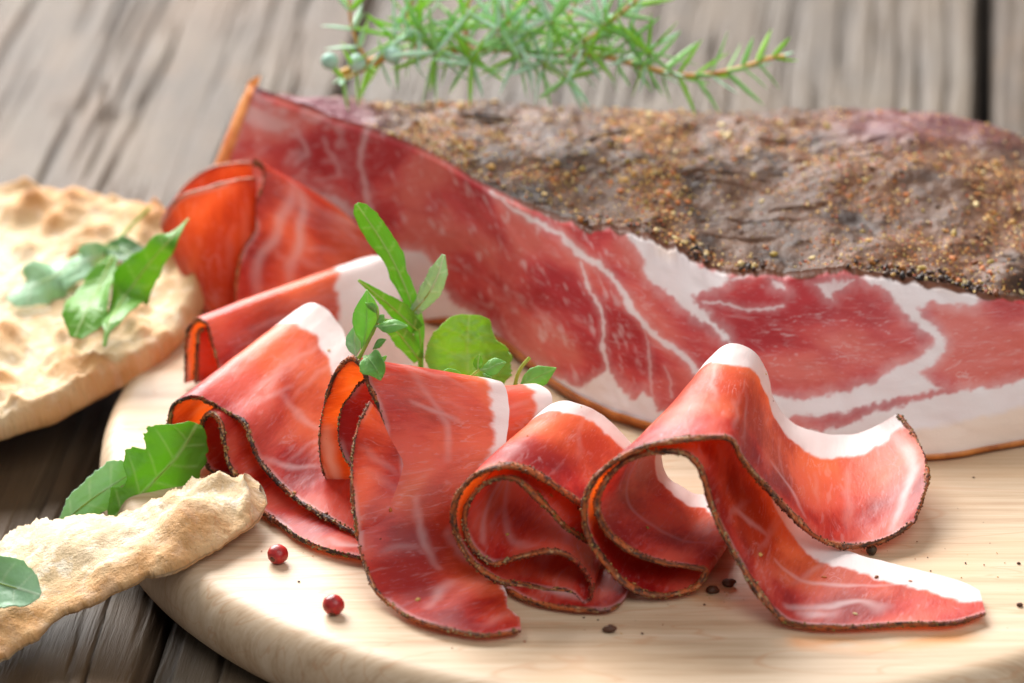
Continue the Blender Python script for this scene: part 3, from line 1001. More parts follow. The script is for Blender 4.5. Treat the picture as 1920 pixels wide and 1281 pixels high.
# ------------------------------------------------------------------ rolled slices
def ribbon(root, ctrl, nu, nv, thick=0.15, seed=1, veins=10, streaks=(), fat_default=0.82, rind=True, rind_r=0.10, ripple=0.045,
           rind_idx=None, rind_range=(0, 1), rind_end=None, floor=0.06, grains=260, dark=0.45, mat=None, fat_name='fat_edge'):
    """a thin slice lofted between its spiced edge and its far edge.
    ctrl: (edge point, far point or offset, optional dict(vb, bulge))"""
    mat = mat or M_SLICE
    f = np.array([c[0] for c in ctrl], float)
    b = np.array([(c[0] + np.array(c[1][1:])) if isinstance(c[1], tuple) else c[1] for c in ctrl], float)
    opt = [c[2] if len(c) > 2 else {} for c in ctrl]
    vb = np.array([o.get('vb', fat_default) for o in opt])
    bl = np.array([o.get('bulge', (0, 0, 0)) for o in opt], float)
    d = 0.5 * (np.linalg.norm(np.diff(f, axis=0), axis=1) + np.linalg.norm(np.diff(b, axis=0), axis=1)) ** 0.8 + 1e-4
    kn = np.concatenate([[0], np.cumsum(d)])
    kn /= kn[-1]
    # sample evenly along the front edge
    uu = np.linspace(0, 1, 1500)
    F0 = spline(f, 0, kn, uu)
    B0 = spline(b, 0, kn, uu)
    ds = np.linalg.norm(np.diff(F0, axis=0), axis=1) + 0.6 * np.linalg.norm(np.diff(B0, axis=0), axis=1)
    cs = np.concatenate([[0], np.cumsum(ds)])
    us = np.interp(np.linspace(0, cs[-1], nu), cs, uu)
    P0, P1 = spline(f, 0, kn, us), spline(b, 0, kn, us)
    vbu = np.interp(us, kn, vb)
    bu = spline(bl, 0, kn, us)
    arc = np.concatenate([[0], np.cumsum(np.linalg.norm(np.diff(P0 * 0.5 + P1 * 0.5, axis=0), axis=1))])
    wid = np.linalg.norm(P1 - P0, axis=1)
    wob = (fbm(P3(arc * 0.9, arc * 0, arc * 0 + seed), seed, 3) - 0.5) * 0.16
    vb2 = np.clip(vbu + wob * (vbu < 0.97), 0.2, 0.985)
    has_fat = vb.min() < 0.97
    nfat = max(8, int(nv * 0.22)) if has_fat else 0
    nm = nv - nfat
    if has_fat:
        v = np.concatenate([np.linspace(0, 1, nm)[None] * vb2[:, None], vb2[:, None] + (1 - vb2[:, None]) * np.linspace(0, 1, nfat + 1)[None, 1:]], 1)
    else:
        v = np.repeat(np.linspace(0, 1, nv)[None], nu, 0)
    nv = v.shape[1]
    P = P0[:, None] * (1 - v)[..., None] + P1[:, None] * v[..., None] + bu[:, None] * np.sin(v * math.pi)[..., None]
    # ragged far edge and gentle ripples
    edge_w = smooth(0.8, 1.0, v)
    P += (P1 - P0)[:, None] * (edge_w * (fbm(P3(arc * 1.6, arc * 0, arc * 0), seed + 4, 3) - 0.5)[:, None] * 0.05)[..., None]
    N = grid_normals(P)
    A = np.repeat(arc[:, None], nv, 1)
    VW = v * wid[:, None]
    rip = (fbm(P3(A * 0.7, VW * 0.6, A * 0), seed + 7, 3) - 0.5) * 2 * ripple + (fbm(P3(A * 2.6, VW * 2.0, A * 0), seed + 8, 2) - 0.5) * 0.5 * ripple
    P = P + N * rip[..., None]
    lo = floor + thick / 2
    P[..., 2] = lo + np.where(P[..., 2] - lo > 0.25, P[..., 2] - lo, 0.25 * np.exp(np.clip((P[..., 2] - lo - 0.25) / 0.25, -8, 0)))
    N = grid_normals(P)
    th = thick * (0.85 + 0.3 * fbm(P3(A * 0.8, VW * 0.8, A * 0 + 3), seed + 12, 2))
    th = th * (1 - 0.45 * smooth(0.94, 1.0, v))
    Tp, Bt = P + N * th[..., None] / 2, P - N * th[..., None] / 2
    # fat pattern
    p2 = np.stack([A.ravel(), VW.ravel()], -1)
    w2 = p2 + 0.30 * np.stack([fbm(P3(p2[:, 0] * 0.9, p2[:, 1] * 0.9, p2[:, 0] * 0), seed + 20, 4, 0.45) - 0.5, fbm(P3(p2[:, 0] * 0.9, p2[:, 1] * 0.9, p2[:, 0] * 0 + 9), seed + 21, 4, 0.45) - 0.5], -1) * 2
    fat = np.zeros(len(p2))
    if has_fat:
        dv = ((v - vb2[:, None]) * wid[:, None]).ravel()
        fat = smooth(-0.10, 0.08, dv + (fbm(P3(p2[:, 0] * 4.5, p2[:, 1] * 2.5, p2[:, 0] * 0), seed + 30, 4, 0.6) - 0.5) * 0.32)
    r = np.random.default_rng(seed)
    L, Wm = arc[-1], wid.mean()
    for _ in range(veins):
        u0 = r.random() * L
        v0 = 0.08 + 0.3 * r.random()
        ln = 0.3 + 0.5 * r.random()
        tt = np.linspace(0, 1, 7)
        sl = 0.5 + r.normal() * 0.5
        pl = np.stack([u0 + sl * tt * ln + np.cumsum(r.normal(size=7)) * 0.05, (v0 + tt * ln) * Wm], -1)
        dd, s = seg_dist(w2, pl)
        hw = (0.02 + 0.06 * r.random()) * np.sin(np.clip(s, 0.02, 0.98) * math.pi) ** 0.7
        fat = np.maximum(fat, (0.10 + 0.16 * r.random()) * smooth(hw + 0.10, 0, dd) * np.sin(np.clip(s, 0, 1) * math.pi) ** 0.6)
    for (pl, hw0, amt) in streaks:
        pl = np.array([(a * L, bb * Wm) for a, bb in pl])
        pl = spline(pl, 24) if len(pl) > 2 else pl
        dd, s = seg_dist(w2, pl)
        hw = hw0 * (0.5 + vnoise(P3(s * 7, s * 0, s * 0 + hw0), seed + 41))
        fat = np.maximum(fat, 0.62 * amt * smooth(hw + 0.12, 0, dd) * (0.55 + 0.45 * np.sin(np.clip(s, 0.03, 0.97) * math.pi)))
    # thin pale line just inside the rind
    fat = np.maximum(fat, 0.35 * smooth(0.16, 0.06, VW.ravel()) * smooth(0.45, 0.6, fbm(P3(A.ravel() * 0.8, A.ravel() * 0, A.ravel() * 0), seed + 50, 2)))
    pc = P3(A, VW, A * 0 + seed * 3.7)

    def part(name, j0, j1, close0, close1):
        k = j1 - j0 + 1
        t, bt = Tp[:, j0:j1 + 1], Bt[:, j0:j1 + 1]
        n = nu * k
        V = np.vstack([t.reshape(-1, 3), bt.reshape(-1, 3)])
        nn = np.vstack([N[:, j0:j1 + 1].reshape(-1, 3), -N[:, j0:j1 + 1].reshape(-1, 3)])
        F = [grid_faces(nu, k), grid_faces(nu, k)[:, ::-1] + n]
        iu = np.arange(nu - 1)
        if close0:
            F.append(np.stack([iu * k, iu * k + n, (iu + 1) * k + n, (iu + 1) * k], -1))
        if close1:
            F.append(np.stack([iu * k + k - 1, (iu + 1) * k + k - 1, (iu + 1) * k + k - 1 + n, iu * k + k - 1 + n], -1))
        iv = np.arange(k - 1)
        F.append(np.stack([iv, iv + 1, iv + 1 + n, iv + n], -1))
        e = (nu - 1) * k
        F.append(np.stack([e + iv, e + iv + n, e + iv + 1 + n, e + iv + 1], -1))
        ft = fat.reshape(nu, nv)[:, j0:j1 + 1].ravel()
        pp = pc[:, j0:j1 + 1].reshape(-1, 3)
        return build(name, V, np.vstack(F), mat, root, {'pc': np.vstack([pp, pp + np.array([0.13, 0.07, 0.4])]), 'fat': np.concatenate([ft, ft])}, normals=nn)

    if has_fat:
        meat = part('meat', 0, nm - 1, True, False)
        part(fat_name, nm - 1, nv - 1, False, True)
    else:
        meat = part('meat', 0, nv - 1, True, True)
    if rind:
        spans = [(int(rind_range[0] * (nu - 1)), int(rind_range[1] * (nu - 1)))]
        if rind_idx:
            spans = [(int(np.argmin(abs(us - kn[a]))), int(np.argmin(abs(us - kn[bb])))) for a, bb in rind_idx]
        for q, (i0, i1) in enumerate(spans):
            rind_mesh(root, P[i0:i1 + 1, 0], N[i0:i1 + 1, 0], P[i0:i1 + 1, 0] - P[i0:i1 + 1, 2], rind_r, thick, seed + 5 * q, int(grains * (i1 - i0) / nu) + 10, dark)
    if rind_end is not None:
        i = -1 if rind_end == 'last' else 0
        Pe, Ne = P[i], N[i]
        out = P[i] - P[(-3 if i == -1 else 2)]
        rind_mesh(root, Pe, Ne, out, rind_r * 0.55, thick, seed + 60, grains // 4, 0.15)
    return P, N, meat, th


def rind_mesh(root, E, N, out, rad, thick, seed, grains, dark):
    """bumpy crust of spices along one edge of a slice"""
    out = out / (np.linalg.norm(out, axis=1, keepdims=True) + 1e-9)
    na = 10
    arc = np.concatenate([[0], np.cumsum(np.linalg.norm(np.diff(E, axis=0), axis=1))])
    m = max(len(E), int(arc[-1] / 0.035))
    s = np.linspace(0, arc[-1], m)
    I = lambda X: np.stack([np.interp(s, arc, X[:, k]) for k in range(3)], -1)
    E, N, out = I(E), I(N), I(out)
    th = np.linspace(0, 2 * math.pi, na, endpoint=False)
    A = np.repeat(s[:, None], na, 1)
    TH = np.repeat(th[None], m, 0)
    q = P3(A * 1.0, np.cos(TH) * rad * 3, np.sin(TH) * rad * 3 + seed)
    big = 0.15 + 1.5 * fbm(P3(A * 1.1, A * 0, A * 0 + seed), seed + 1, 4, 0.65)
    h = big * (0.45 + 1.1 * (fbm(q * np.array([4.0, 6, 6]), seed + 2, 4, 0.65)))
    taper = smooth(0, 0.12, A) * smooth(0, 0.12, s[-1] - A) * 0.85 + 0.15
    a = (thick * 0.5 + 0.012) * (0.55 + 0.45 * h) * taper + 0.02 * h * (fbm(q * np.array([9, 9, 9]), seed + 3, 2) - 0.3)
    gap = 0.18 + 0.82 * smooth(0.38, 0.54, fbm(P3(A * 0.7, A * 0, A * 0 + seed * 1.3), seed + 14, 3))
    b = 0.85 * rad * h * taper * gap
    V = E[:, None] + N[:, None] * (np.cos(TH) * a)[..., None] + out[:, None] * (np.sin(TH) * b - 0.10 * rad)[..., None]
    V[..., 2] = np.maximum(V[..., 2], 0.015)
    n1 = fbm(q * np.array([1.6, 4, 4]), seed + 5, 4)
    n2 = fbm(q * np.array([3.6, 7, 7]), seed + 6, 4, 0.6)
    c1, c2, c3, c4 = [np.array(srgb(*x)) for x in ((186, 92, 40), (132, 68, 34), (62, 38, 28), (200, 152, 106))]
    k1 = smooth(0.44, 0.6, n1)[..., None]
    col = c1 * (1 - k1) + c2 * k1
    k2 = smooth(0.66 - 0.28 * dark - 0.05, 0.74 - 0.28 * dark, n2)[..., None]
    col = col * (1 - k2) + c3 * k2
    k3 = smooth(0.66, 0.74, fbm(q * np.array([5, 9, 9]) + 31, seed + 9, 3))[..., None] * 0.8
    col = col * (1 - k3) + c4 * k3
    V, col = V.reshape(-1, 3), col.reshape(-1, 3)
    F = tri(grid_faces(m, na, wrap_v=True))
    if grains:
        grains = int(grains * 1.7)
        r = np.random.default_rng(seed)
        i = r.integers(0, len(V), grains)
        sz = 0.014 + 0.032 * r.random(grains) ** 2
        gv, gf, gc = granules(V[i], sz, spice_colours(grains, seed, 0.6) * 0.5, seed, 0.8)
        gv[:, 2] = np.maximum(gv[:, 2], 0.012)
        F = np.vstack([F, gf + len(V)])
        V, col = np.vstack([V, gv]), np.vstack([col, gc])
    o = build('spiced_rind', V, F, M_RIND, root, {'col': col})
    return o


def specks(root, meat, P, N, th, spots):
    """single crumbs of spice lying on a slice: (u, v, size)"""
    for k, (u, v, s) in enumerate(spots):
        i, j = int(u * (P.shape[0] - 1)), int(v * (P.shape[1] - 1))
        n = N[i, j]
        c = CAMP - P[i, j]
        if n @ c < 0:
            n = -n
        place('spice_flake', FLAKE_ME[k % 6], frame_matrix(P[i, j] + n * (th[i, j] / 2 + 0.01), n, s, k * 1.7), meat)


def zf(ox, oy, s):
    def fy(a, b, y):
        return Y(ox + a / s, oy + b / s, y)

    def fz(a, b, z):
        return Z(ox + a / s, oy + b / s, z)
    return fy, fz


GRP = 'rolled ham slices along the front of the board'
# --- the large open slice at the right with a long tail
y4, z4 = zf(1060, 620, 2.1345)
s_right = thing('ham_slice', 'largest rolled ham slice, open tunnel and long flat tail, at the right', 'ham slice', Z(1300, 1100, 0), GRP)
N_ = {'vb': 0.995}
ctrl = [
    (y4(1395, 770, -0.6), y4(1330, 338, 3.3), {'bulge': (0.5, 0, 0.1), 'vb': 0.86}),
    (y4(1270, 845, -1.2), y4(1230, 395, 3.4), {'bulge': (0.2, 0, 0), 'vb': 0.82}),
    (y4(1110, 865, -1.5), y4(1100, 415, 3.4), {'vb': 0.78}),
    (y4(1000, 822, -1.8), y4(985, 402, 3.3), {'vb': 0.76}),
    (y4(890, 720, -2.2), y4(890, 360, 3.1), {'vb': 0.78}),
    (y4(790, 615, -2.6), y4(828, 275, 2.8), {'vb': 0.82}),
    (y4(710, 520, -2.9), y4(800, 165, 2.5), {'vb': 0.84}),
    (y4(650, 432, -3.2), y4(748, 80, 2.2), {'vb': 0.82}),
    (y4(560, 428, -3.4), y4(685, 60, 2.0), {'vb': 0.78}),
    (y4(430, 440, -3.5), y4(630, 72, 1.9), {'vb': 0.80}),
    (y4(300, 470, -3.5), y4(578, 125, 1.8), {'vb': 0.84}),
    (y4(190, 525, -3.5), y4(520, 230, 1.7)),
    (y4(105, 610, -3.5), y4(440, 360, 1.6)),
    (y4(75, 700, -3.5), y4(370, 480, 1.5)),
    (y4(95, 830, -3.5), y4(350, 580, 1.45)),
    (y4(170, 940, -3.5), y4(390, 660, 1.4)),
    (y4(270, 1030, -3.6), z4(480, 710, 0.15)),
    (z4(400, 1074, 0.1), z4(600, 750, 0.12)),
    (y4(520, 1028, -3.35), z4(690, 770, 0.15)),
    (y4(562, 965, -3.3), z4(710, 745, 0.3)),
    (y4(500, 945, -3.4), z4(660, 722, 0.35)),
    (y4(400, 928, -3.5), y4(585, 690, 1.5)),
    (y4(270, 882, -3.5), y4(485, 642, 1.45)),
    (y4(165, 800, -3.42), y4(415, 595, 1.4)),
    (y4(125, 700, -3.36), y4(385, 535, 1.4)),
    (y4(160, 600, -3.36), y4(385, 440, 1.4)),
    (y4(255, 512, -3.36), y4(450, 320, 1.4)),
    (y4(400, 480, -3.36), y4(560, 235, 1.4)),
    (y4(490, 494, -3.4), y4(640, 215, 1.4)),
    (y4(545, 560, -3.5), y4(690, 280, 1.2)),
    (y4(575, 660, -3.6), y4(720, 380, 1.0)),
    (y4(620, 780, -3.8), y4(770, 490, 0.8)),
    (y4(680, 900, -4.0), y4(830, 600, 0.5), {'vb': 0.85}),
    (y4(745, 1010, -4.3), y4(910, 720, 0.1), {'vb': 0.82}),
    (y4(830, 1120, -4.8), z4(1010, 830, 0.25), {'vb': 0.78}),
    (z4(920, 1193, 0.1), z4(1120, 888, 0.15), {'vb': 0.75}),
    (z4(1100, 1205, 0.1), z4(1260, 936, 0.12), {'vb': 0.72}),
    (z4(1350, 1192, 0.1), z4(1450, 985, 0.12), {'vb': 0.62}),
    (z4(1560, 1188, 0.1), z4(1590, 1025, 0.12), {'vb': 0.5}),
    (z4(1680, 1150, 0.1), z4(1655, 1058, 0.12), {'vb': 0.5}),
]
P, N, mo, th = ribbon(s_right, ctrl, 620, 84, 0.11, 11, 16, fat_default=0.84, rind_r=0.135, rind_end='first', grains=900, streaks=[
    ([(0.60, 0.35), (0.66, 0.5), (0.70, 0.7)], 0.05, 0.6), ([(0.50, 0.3), (0.56, 0.4), (0.62, 0.55), (0.66, 0.8)], 0.06, 0.6),
    ([(0.82, 0.4), (0.88, 0.42), (0.93, 0.45)], 0.03, 0.7), ([(0.855, 0.1), (0.875, 0.18), (0.905, 0.25), (0.93, 0.16)], 0.13, 0.9), ([(0.87, 0.1), (0.89, 0.13)], 0.15, 0.9),
    ([(0.10, 0.12), (0.12, 0.3), (0.15, 0.34)], 0.05, 0.8), ([(0.02, 0.05), (0.012, 0.5), (0.015, 0.95)], 0.07, 0.9), ([(0.76, 0.3), (0.80, 0.5)], 0.03, 0.6)])
specks(s_right, mo, P, N, th, [(0.80, 0.28, 0.09), (0.86, 0.62, 0.07), (0.90, 0.8, 0.08), (0.90, 0.2, 0.08), (0.56, 0.3, 0.06), (0.16, 0.92, 0.03), (0.19, 0.95, 0.03), (0.93, 0.85, 0.05), (0.62, 0.75, 0.07)])

# --- the slice next to it, third roll
y3, z3 = zf(820, 720, 2.786)
s_mid = thing('ham_slice', 'ham slice rolled into a teardrop beside the largest slice', 'ham slice', Z(1000, 1090, 0), GRP)
ctrl = [
    (y3(930, 800, -2.4), y3(1160, 520, 1.5)),
    (y3(850, 710, -2.6), y3(1080, 400, 1.5)),
    (y3(760, 635, -2.8), y3(1000, 300, 1.4)),
    (y3(690, 590, -2.9), y3(930, 228, 1.3)),
    (y3(580, 510, -3.0), y3(850, 160, 1.2)),
    (y3(450, 442, -3.1), y3(770, 110, 1.1)),
    (y3(330, 430, -3.2), y3(690, 95, 1.0)),
    (y3(200, 475, -3.2), y3(610, 102, 1.0)),
    (y3(120, 565, -3.2), y3(540, 150, 0.9)),
    (y3(85, 680, -3.2), y3(480, 240, 0.9)),
    (y3(110, 800, -3.2), y3(440, 360, 0.8)),
    (y3(180, 925, -3.2), y3(440, 500, 0.8)),
    (y3(290, 1015, -3.2), y3(490, 610, 0.7)),
    (z3(420, 1070, 0.1), z3(600, 690, 0.1)),
    (z3(570, 1097, 0.1), z3(750, 720, 0.12)),
    (z3(700, 1114, 0.1), z3(850, 740, 0.2)),
    (z3(772, 1168, 0.12), z3(900, 735, 0.3)),
    (z3(800, 1090, 0.35), z3(905, 715, 0.4)),
    (y3(768, 990, -3.4), y3(890, 690, 0.6)),
    (y3(690, 907, -3.3), y3(850, 640, 0.8)),
    (y3(600, 880, -3.2), y3(780, 600, 0.9)),
    (y3(480, 895, -3.2), y3(690, 560, 0.9)),
    (y3(380, 922, -3.15), y3(610, 510, 0.9)),
    (y3(285, 938, -3.1), y3(550, 440, 0.9)),
    (y3(195, 865, -3.08), y3(520, 370, 0.9)),
    (y3(145, 750, -3.06), y3(520, 300, 0.9)),
    (y3(150, 640, -3.05), y3(550, 240, 0.9)),
    (y3(210, 550, -3.05), y3(600, 190, 0.9)),
    (y3(300, 494, -3.05), y3(670, 160, 0.95)),
    (y3(400, 494, -3.05), y3(750, 170, 1.0)),
    (y3(500, 570, -3.05), y3(830, 230, 1.0)),
    (y3(580, 645, -3.0), y3(900, 300, 1.0)),
    (y3(650, 730, -2.95), y3(960, 380, 1.0)),
    (y3(740, 795, -2.8), y3(1020, 470, 1.0)),
    (y3(840, 850, -2.6), y3(1090, 550, 1.0)),
]
P, N, mo, th = ribbon(s_mid, ctrl, 520, 74, 0.105, 23, 14, fat_default=0.83, rind_r=0.13, grains=800, streaks=[
    ([(0.66, 0.1), (0.70, 0.35), (0.75, 0.6)], 0.07, 0.75), ([(0.72, 0.12), (0.75, 0.35), (0.78, 0.7)], 0.05, 0.7), ([(0.62, 0.15), (0.64, 0.5)], 0.10, 0.55)])
specks(s_mid, mo, P, N, th, [(0.70, 0.3, 0.07), (0.9, 0.1, 0.06), (0.94, 0.22, 0.06), (0.17, 0.95, 0.025), (0.2, 0.4, 0.03)])
ctrl = [(z3(360, 1082, 0.1), z3(520, 1000, 0.1)), (z3(470, 1142, 0.1), z3(600, 990, 0.12)), (z3(600, 1174, 0.1), z3(700, 985, 0.12)), (z3(750, 1192, 0.1), z3(800, 985, 0.12)),
        (z3(900, 1192, 0.1), z3(900, 985, 0.12)), (z3(965, 1150, 0.1), z3(950, 985, 0.12)), (z3(1015, 1065, 0.1), z3(985, 985, 0.12))]
ribbon(s_mid, ctrl, 120, 30, 0.10, 29, 1, fat_default=0.995, rind_r=0.05, floor=0.0, grains=60, dark=0.2, rind_range=(0, 0.8), streaks=[([(0.02, 0.5), (0.25, 0.5), (0.5, 0.35)], 0.28, 0.95)])

# --- the tall slice with the pointed front flap
y2, z2 = zf(560, 620, 2.136)
s_tall = thing('ham_slice', 'tall ham slice with pointed front flap hanging down, thyme on its peak', 'ham slice', Z(760, 1130, 0), GRP)
O1 = ('o', 3.4, 0.6, 0.0)
ctrl = [
    (y2(215, 720, 1.3), O1, N_), (y2(170, 690, 1.4), O1, N_), (y2(130, 635, 1.45), O1, N_), (y2(95, 560, 1.4), O1, N_), (y2(82, 450, 1.3), O1, N_), (y2(90, 350, 1.2), O1), (y2(115, 250, 1.0), O1),
    (y2(160, 150, 0.7), y2(735, 225, 1.2)),
    (y2(215, 110, 0.4), y2(780, 205, 0.9)),
    (y2(258, 155, 0.15), y2(822, 215, 0.6)),
    (y2(282, 220, 0.0), y2(843, 265, 0.3)),
    (y2(318, 300, -0.25), y2(846, 330, -0.1)),
    (y2(345, 388, -0.5), y2(840, 400, -0.5)),
    (y2(336, 465, -0.9), y2(826, 475, -0.9), {'vb': 0.86}),
    (y2(302, 570, -1.4), y2(795, 530, -1.1), {'vb': 0.9}),
    (y2(264, 680, -1.95), y2(755, 600, -1.35), {'vb': 0.97}),
    (y2(247, 780, -2.4), y2(715, 700, -1.65), N_),
    (y2(240, 850, -2.7), y2(692, 795, -1.9), N_),
    (y2(265, 940, -3.1), y2(705, 865, -2.1), N_),
    (y2(305, 1035, -3.7), y2(735, 930, -2.4), N_),
    (z2(370, 1110, 0.15), z2(775, 990, 0.15), N_),
    (z2(460, 1170, 0.12), z2(815, 1035, 0.13), N_),
    (z2(600, 1213, 0.1), z2(833, 1080, 0.13), N_),
    (z2(750, 1236, 0.1), z2(838, 1125, 0.13), N_),
    (z2(890, 1216, 0.1), z2(885, 1165, 0.12), N_),
]
P, N, mo, th = ribbon(s_tall, ctrl, 520, 80, 0.10, 37, 7, fat_default=0.86, rind_r=0.085, grains=420, ripple=0.03, rind_idx=[(0, 13), (17, 24)], streaks=[
    ([(0.62, 0.42), (0.70, 0.55), (0.76, 0.62)], 0.05, 0.6), ([(0.85, 0.2), (0.83, 0.4), (0.80, 0.6)], 0.10, 0.6), ([(0.70, 0.75), (0.74, 0.85), (0.78, 0.92)], 0.12, 0.8),
    ([(0.04, 0.08), (0.10, 0.08), (0.2, 0.08)], 0.14, 0.8), ([(0.95, 0.1), (0.97, 0.4)], 0.1, 0.3), ([(0.44, 0.3), (0.47, 0.6)], 0.04, 0.6), ([(0.38, 0.45), (0.48, 0.5), (0.55, 0.55)], 0.06, 0.45)])
D_MAIN = (P, N, mo, th)
ctrl = [
    (y2(286, 284, -1.0), y2(318, 330, -0.85)),
    (y2(262, 325, -1.1), y2(338, 372, -0.88)),
    (y2(240, 372, -1.2), y2(362, 425, -0.95)),
    (y2(217, 480, -1.55), y2(405, 500, -1.1)),
    (y2(212, 600, -1.95), y2(455, 590, -1.36)),
    (y2(219, 700, -2.25), y2(490, 670, -1.66)),
    (y2(229, 780, -2.5), y2(515, 745, -1.9)),
    (y2(240, 850, -2.62), y2(525, 810, -2.05)),
    (y2(258, 910, -2.8), y2(535, 860, -2.2)),
]
ribbon(s_tall, ctrl, 170, 44, 0.085, 41, 5, fat_default=0.995, rind_r=0.05, grains=150, ripple=0.015, rind_idx=[(0, 7)], streaks=[([(0.03, 0.93), (0.4, 0.98), (0.95, 0.98)], 0.06, 0.7)])
P, N, mo, th = D_MAIN
specks(s_tall, mo, P, N, th, [(0.80, 0.18, 0.09), (0.62, 0.2, 0.06), (0.67, 0.16, 0.03), (0.2, 0.2, 0.06)])
ctrl = [(Y(690, 712, 0.5), ('o', 2.4, 0.2, -0.1)), (Y(672, 722, 0.6), ('o', 2.4, 0.2, 0)), (Y(657, 742, 0.65), ('o', 2.4, 0.2, 0)), (Y(643, 760, 0.65), ('o', 2.4, 0.2, 0)), (Y(635, 790, 0.6), ('o', 2.4, 0.2, 0)),
        (Y(634, 812, 0.55), ('o', 2.4, 0.2, 0)), (Y(638, 838, 0.45), ('o', 2.4, 0.2, 0)), (Y(648, 862, 0.3), ('o', 2.2, 0.2, 0)), (Y(664, 885, 0.1), ('o', 2.0, 0.2, 0)), (Y(685, 920, -0.2), ('o', 1.6, 0.2, 0))]
ribbon(s_tall, ctrl, 130, 30, 0.09, 43, 3, fat_default=0.995, rind_r=0.06, grains=160, dark=0.8)
ctrl = [(y2(700, 340, 1.9), y2(960, 330, 2.3)), (y2(700, 262, 1.6), y2(955, 245, 2.1)), (y2(700, 240, 1.2), y2(962, 228, 1.8)), (y2(700, 262, 0.8), y2(1000, 250, 1.5)), (y2(700, 330, 0.5), y2(1012, 290, 1.2)),
        (y2(700, 430, 0.3), y2(985, 380, 0.9)), (y2(700, 520, 0.2), y2(950, 470, 0.7))]
ribbon(s_tall, ctrl, 130, 44, 0.13, 47, 5, fat_default=0.78, rind=False)

# --- the left roll with several folded layers
y1, z1 = zf(280, 540, 2.3727)
s_left = thing('ham_slice', 'dark red ham slice folded in layers behind the bread shard', 'ham slice', Z(520, 960, 0), GRP)
ctrl = [
    (z1(105, 830, 0.1), y1(585, 490, 6.8)),
    (y1(85, 700, 3.2), y1(570, 385, 6.9)),
    (y1(88, 590, 3.15), y1(578, 285, 7.0)),
    (y1(105, 525, 3.1), y1(600, 195, 7.1)),
    (y1(150, 493, 3.05), y1(640, 125, 7.2)),
    (y1(205, 485, 3.0), y1(690, 82, 7.3), {'vb': 0.80}),
    (y1(265, 508, 2.9), y1(735, 77, 7.2), {'vb': 0.76}),
    (y1(340, 553, 2.7), y1(792, 110, 7.0), {'vb': 0.76}),
    (y1(420, 598, 2.4), y1(850, 180, 6.6), {'vb': 0.76}),
    (y1(447, 665, 2.05), y1(890, 260, 6.0)),
    (y1(480, 750, 1.7), y1(920, 360, 5.3)),
    (y1(560, 850, 1.2), y1(950, 470, 4.6)),
    (y1(680, 958, 0.5), y1(985, 600, 3.8)),
    (y1(800, 1030, -0.1), y1(1025, 720, 3.0)),
    (y1(920, 1095, -0.8), y1(1080, 830, 2.2)),
    (y1(1000, 1130, -1.2), y1(1120, 900, 1.6)),
]
P, N, mo, th = ribbon(s_left, ctrl, 380, 84, 0.10, 53, 14, fat_default=0.80, rind_r=0.10, grains=420, dark=0.85, streaks=[
    ([(0.58, 0.03), (0.64, 0.15), (0.72, 0.3)], 0.06, 0.6), ([(0.45, 0.4), (0.55, 0.45), (0.66, 0.55)], 0.05, 0.5), ([(0.40, 0.2), (0.46, 0.5)], 0.05, 0.4)])
specks(s_left, mo, P, N, th, [(0.45, 0.82, 0.05), (0.7, 0.03, 0.06), (0.82, 0.03, 0.06)])
o_ = lambda x, y, z: ('o', x, y, z)
ctrl = [
    (y1(400, 855, 2.2), o_(2.0, 3.2, 0)), (y1(340, 842, 2.5), o_(2.0, 3.4, 0)), (y1(282, 822, 2.7), o_(2.0, 3.6, 0)), (y1(240, 760, 2.8), o_(2.1, 3.8, 0)), (y1(228, 680, 2.85), o_(2.1, 3.8, 0)),
    (y1(232, 605, 2.85), o_(2.1, 3.8, 0)), (y1(255, 562, 2.75), o_(2.1, 3.8, 0)), (y1(290, 562, 2.6), o_(2.1, 3.6, 0)), (y1(316, 595, 2.4), o_(2.1, 3.4, 0.1)), (y1(335, 690, 2.1), o_(2.1, 3.2, 0.1)),
    (y1(352, 780, 1.8), o_(2.1, 3.0, 0.1)), (y1(400, 858, 1.5), o_(2.1, 2.8, 0.1)), (y1(450, 950, 1.0), o_(2.1, 2.5, 0.1)), (y1(515, 1022, 0.55), o_(2.0, 2.3, 0.05)), (z1(590, 1075, 0.1), o_(1.9, 2.2, 0.05)),
    (z1(670, 1133, 0.1), o_(1.7, 2.1, 0.02)), (z1(790, 1183, 0.1), o_(1.4, 2.1, 0.02)), (z1(950, 1220, 0.1), o_(1.0, 2.0, 0.02)), (z1(1040, 1236, 0.1), o_(0.8, 2.0, 0.02)),
]
P, N, mo, th = ribbon(s_left, ctrl, 360, 56, 0.095, 59, 10, fat_default=0.995, rind_r=0.09, grains=360, dark=0.75, streaks=[([(0.86, 0.18), (0.92, 0.16), (0.99, 0.2)], 0.12, 0.9)])
specks(s_left, mo, P, N, th, [(0.52, 0.05, 0.07), (0.62, 0.3, 0.03)])

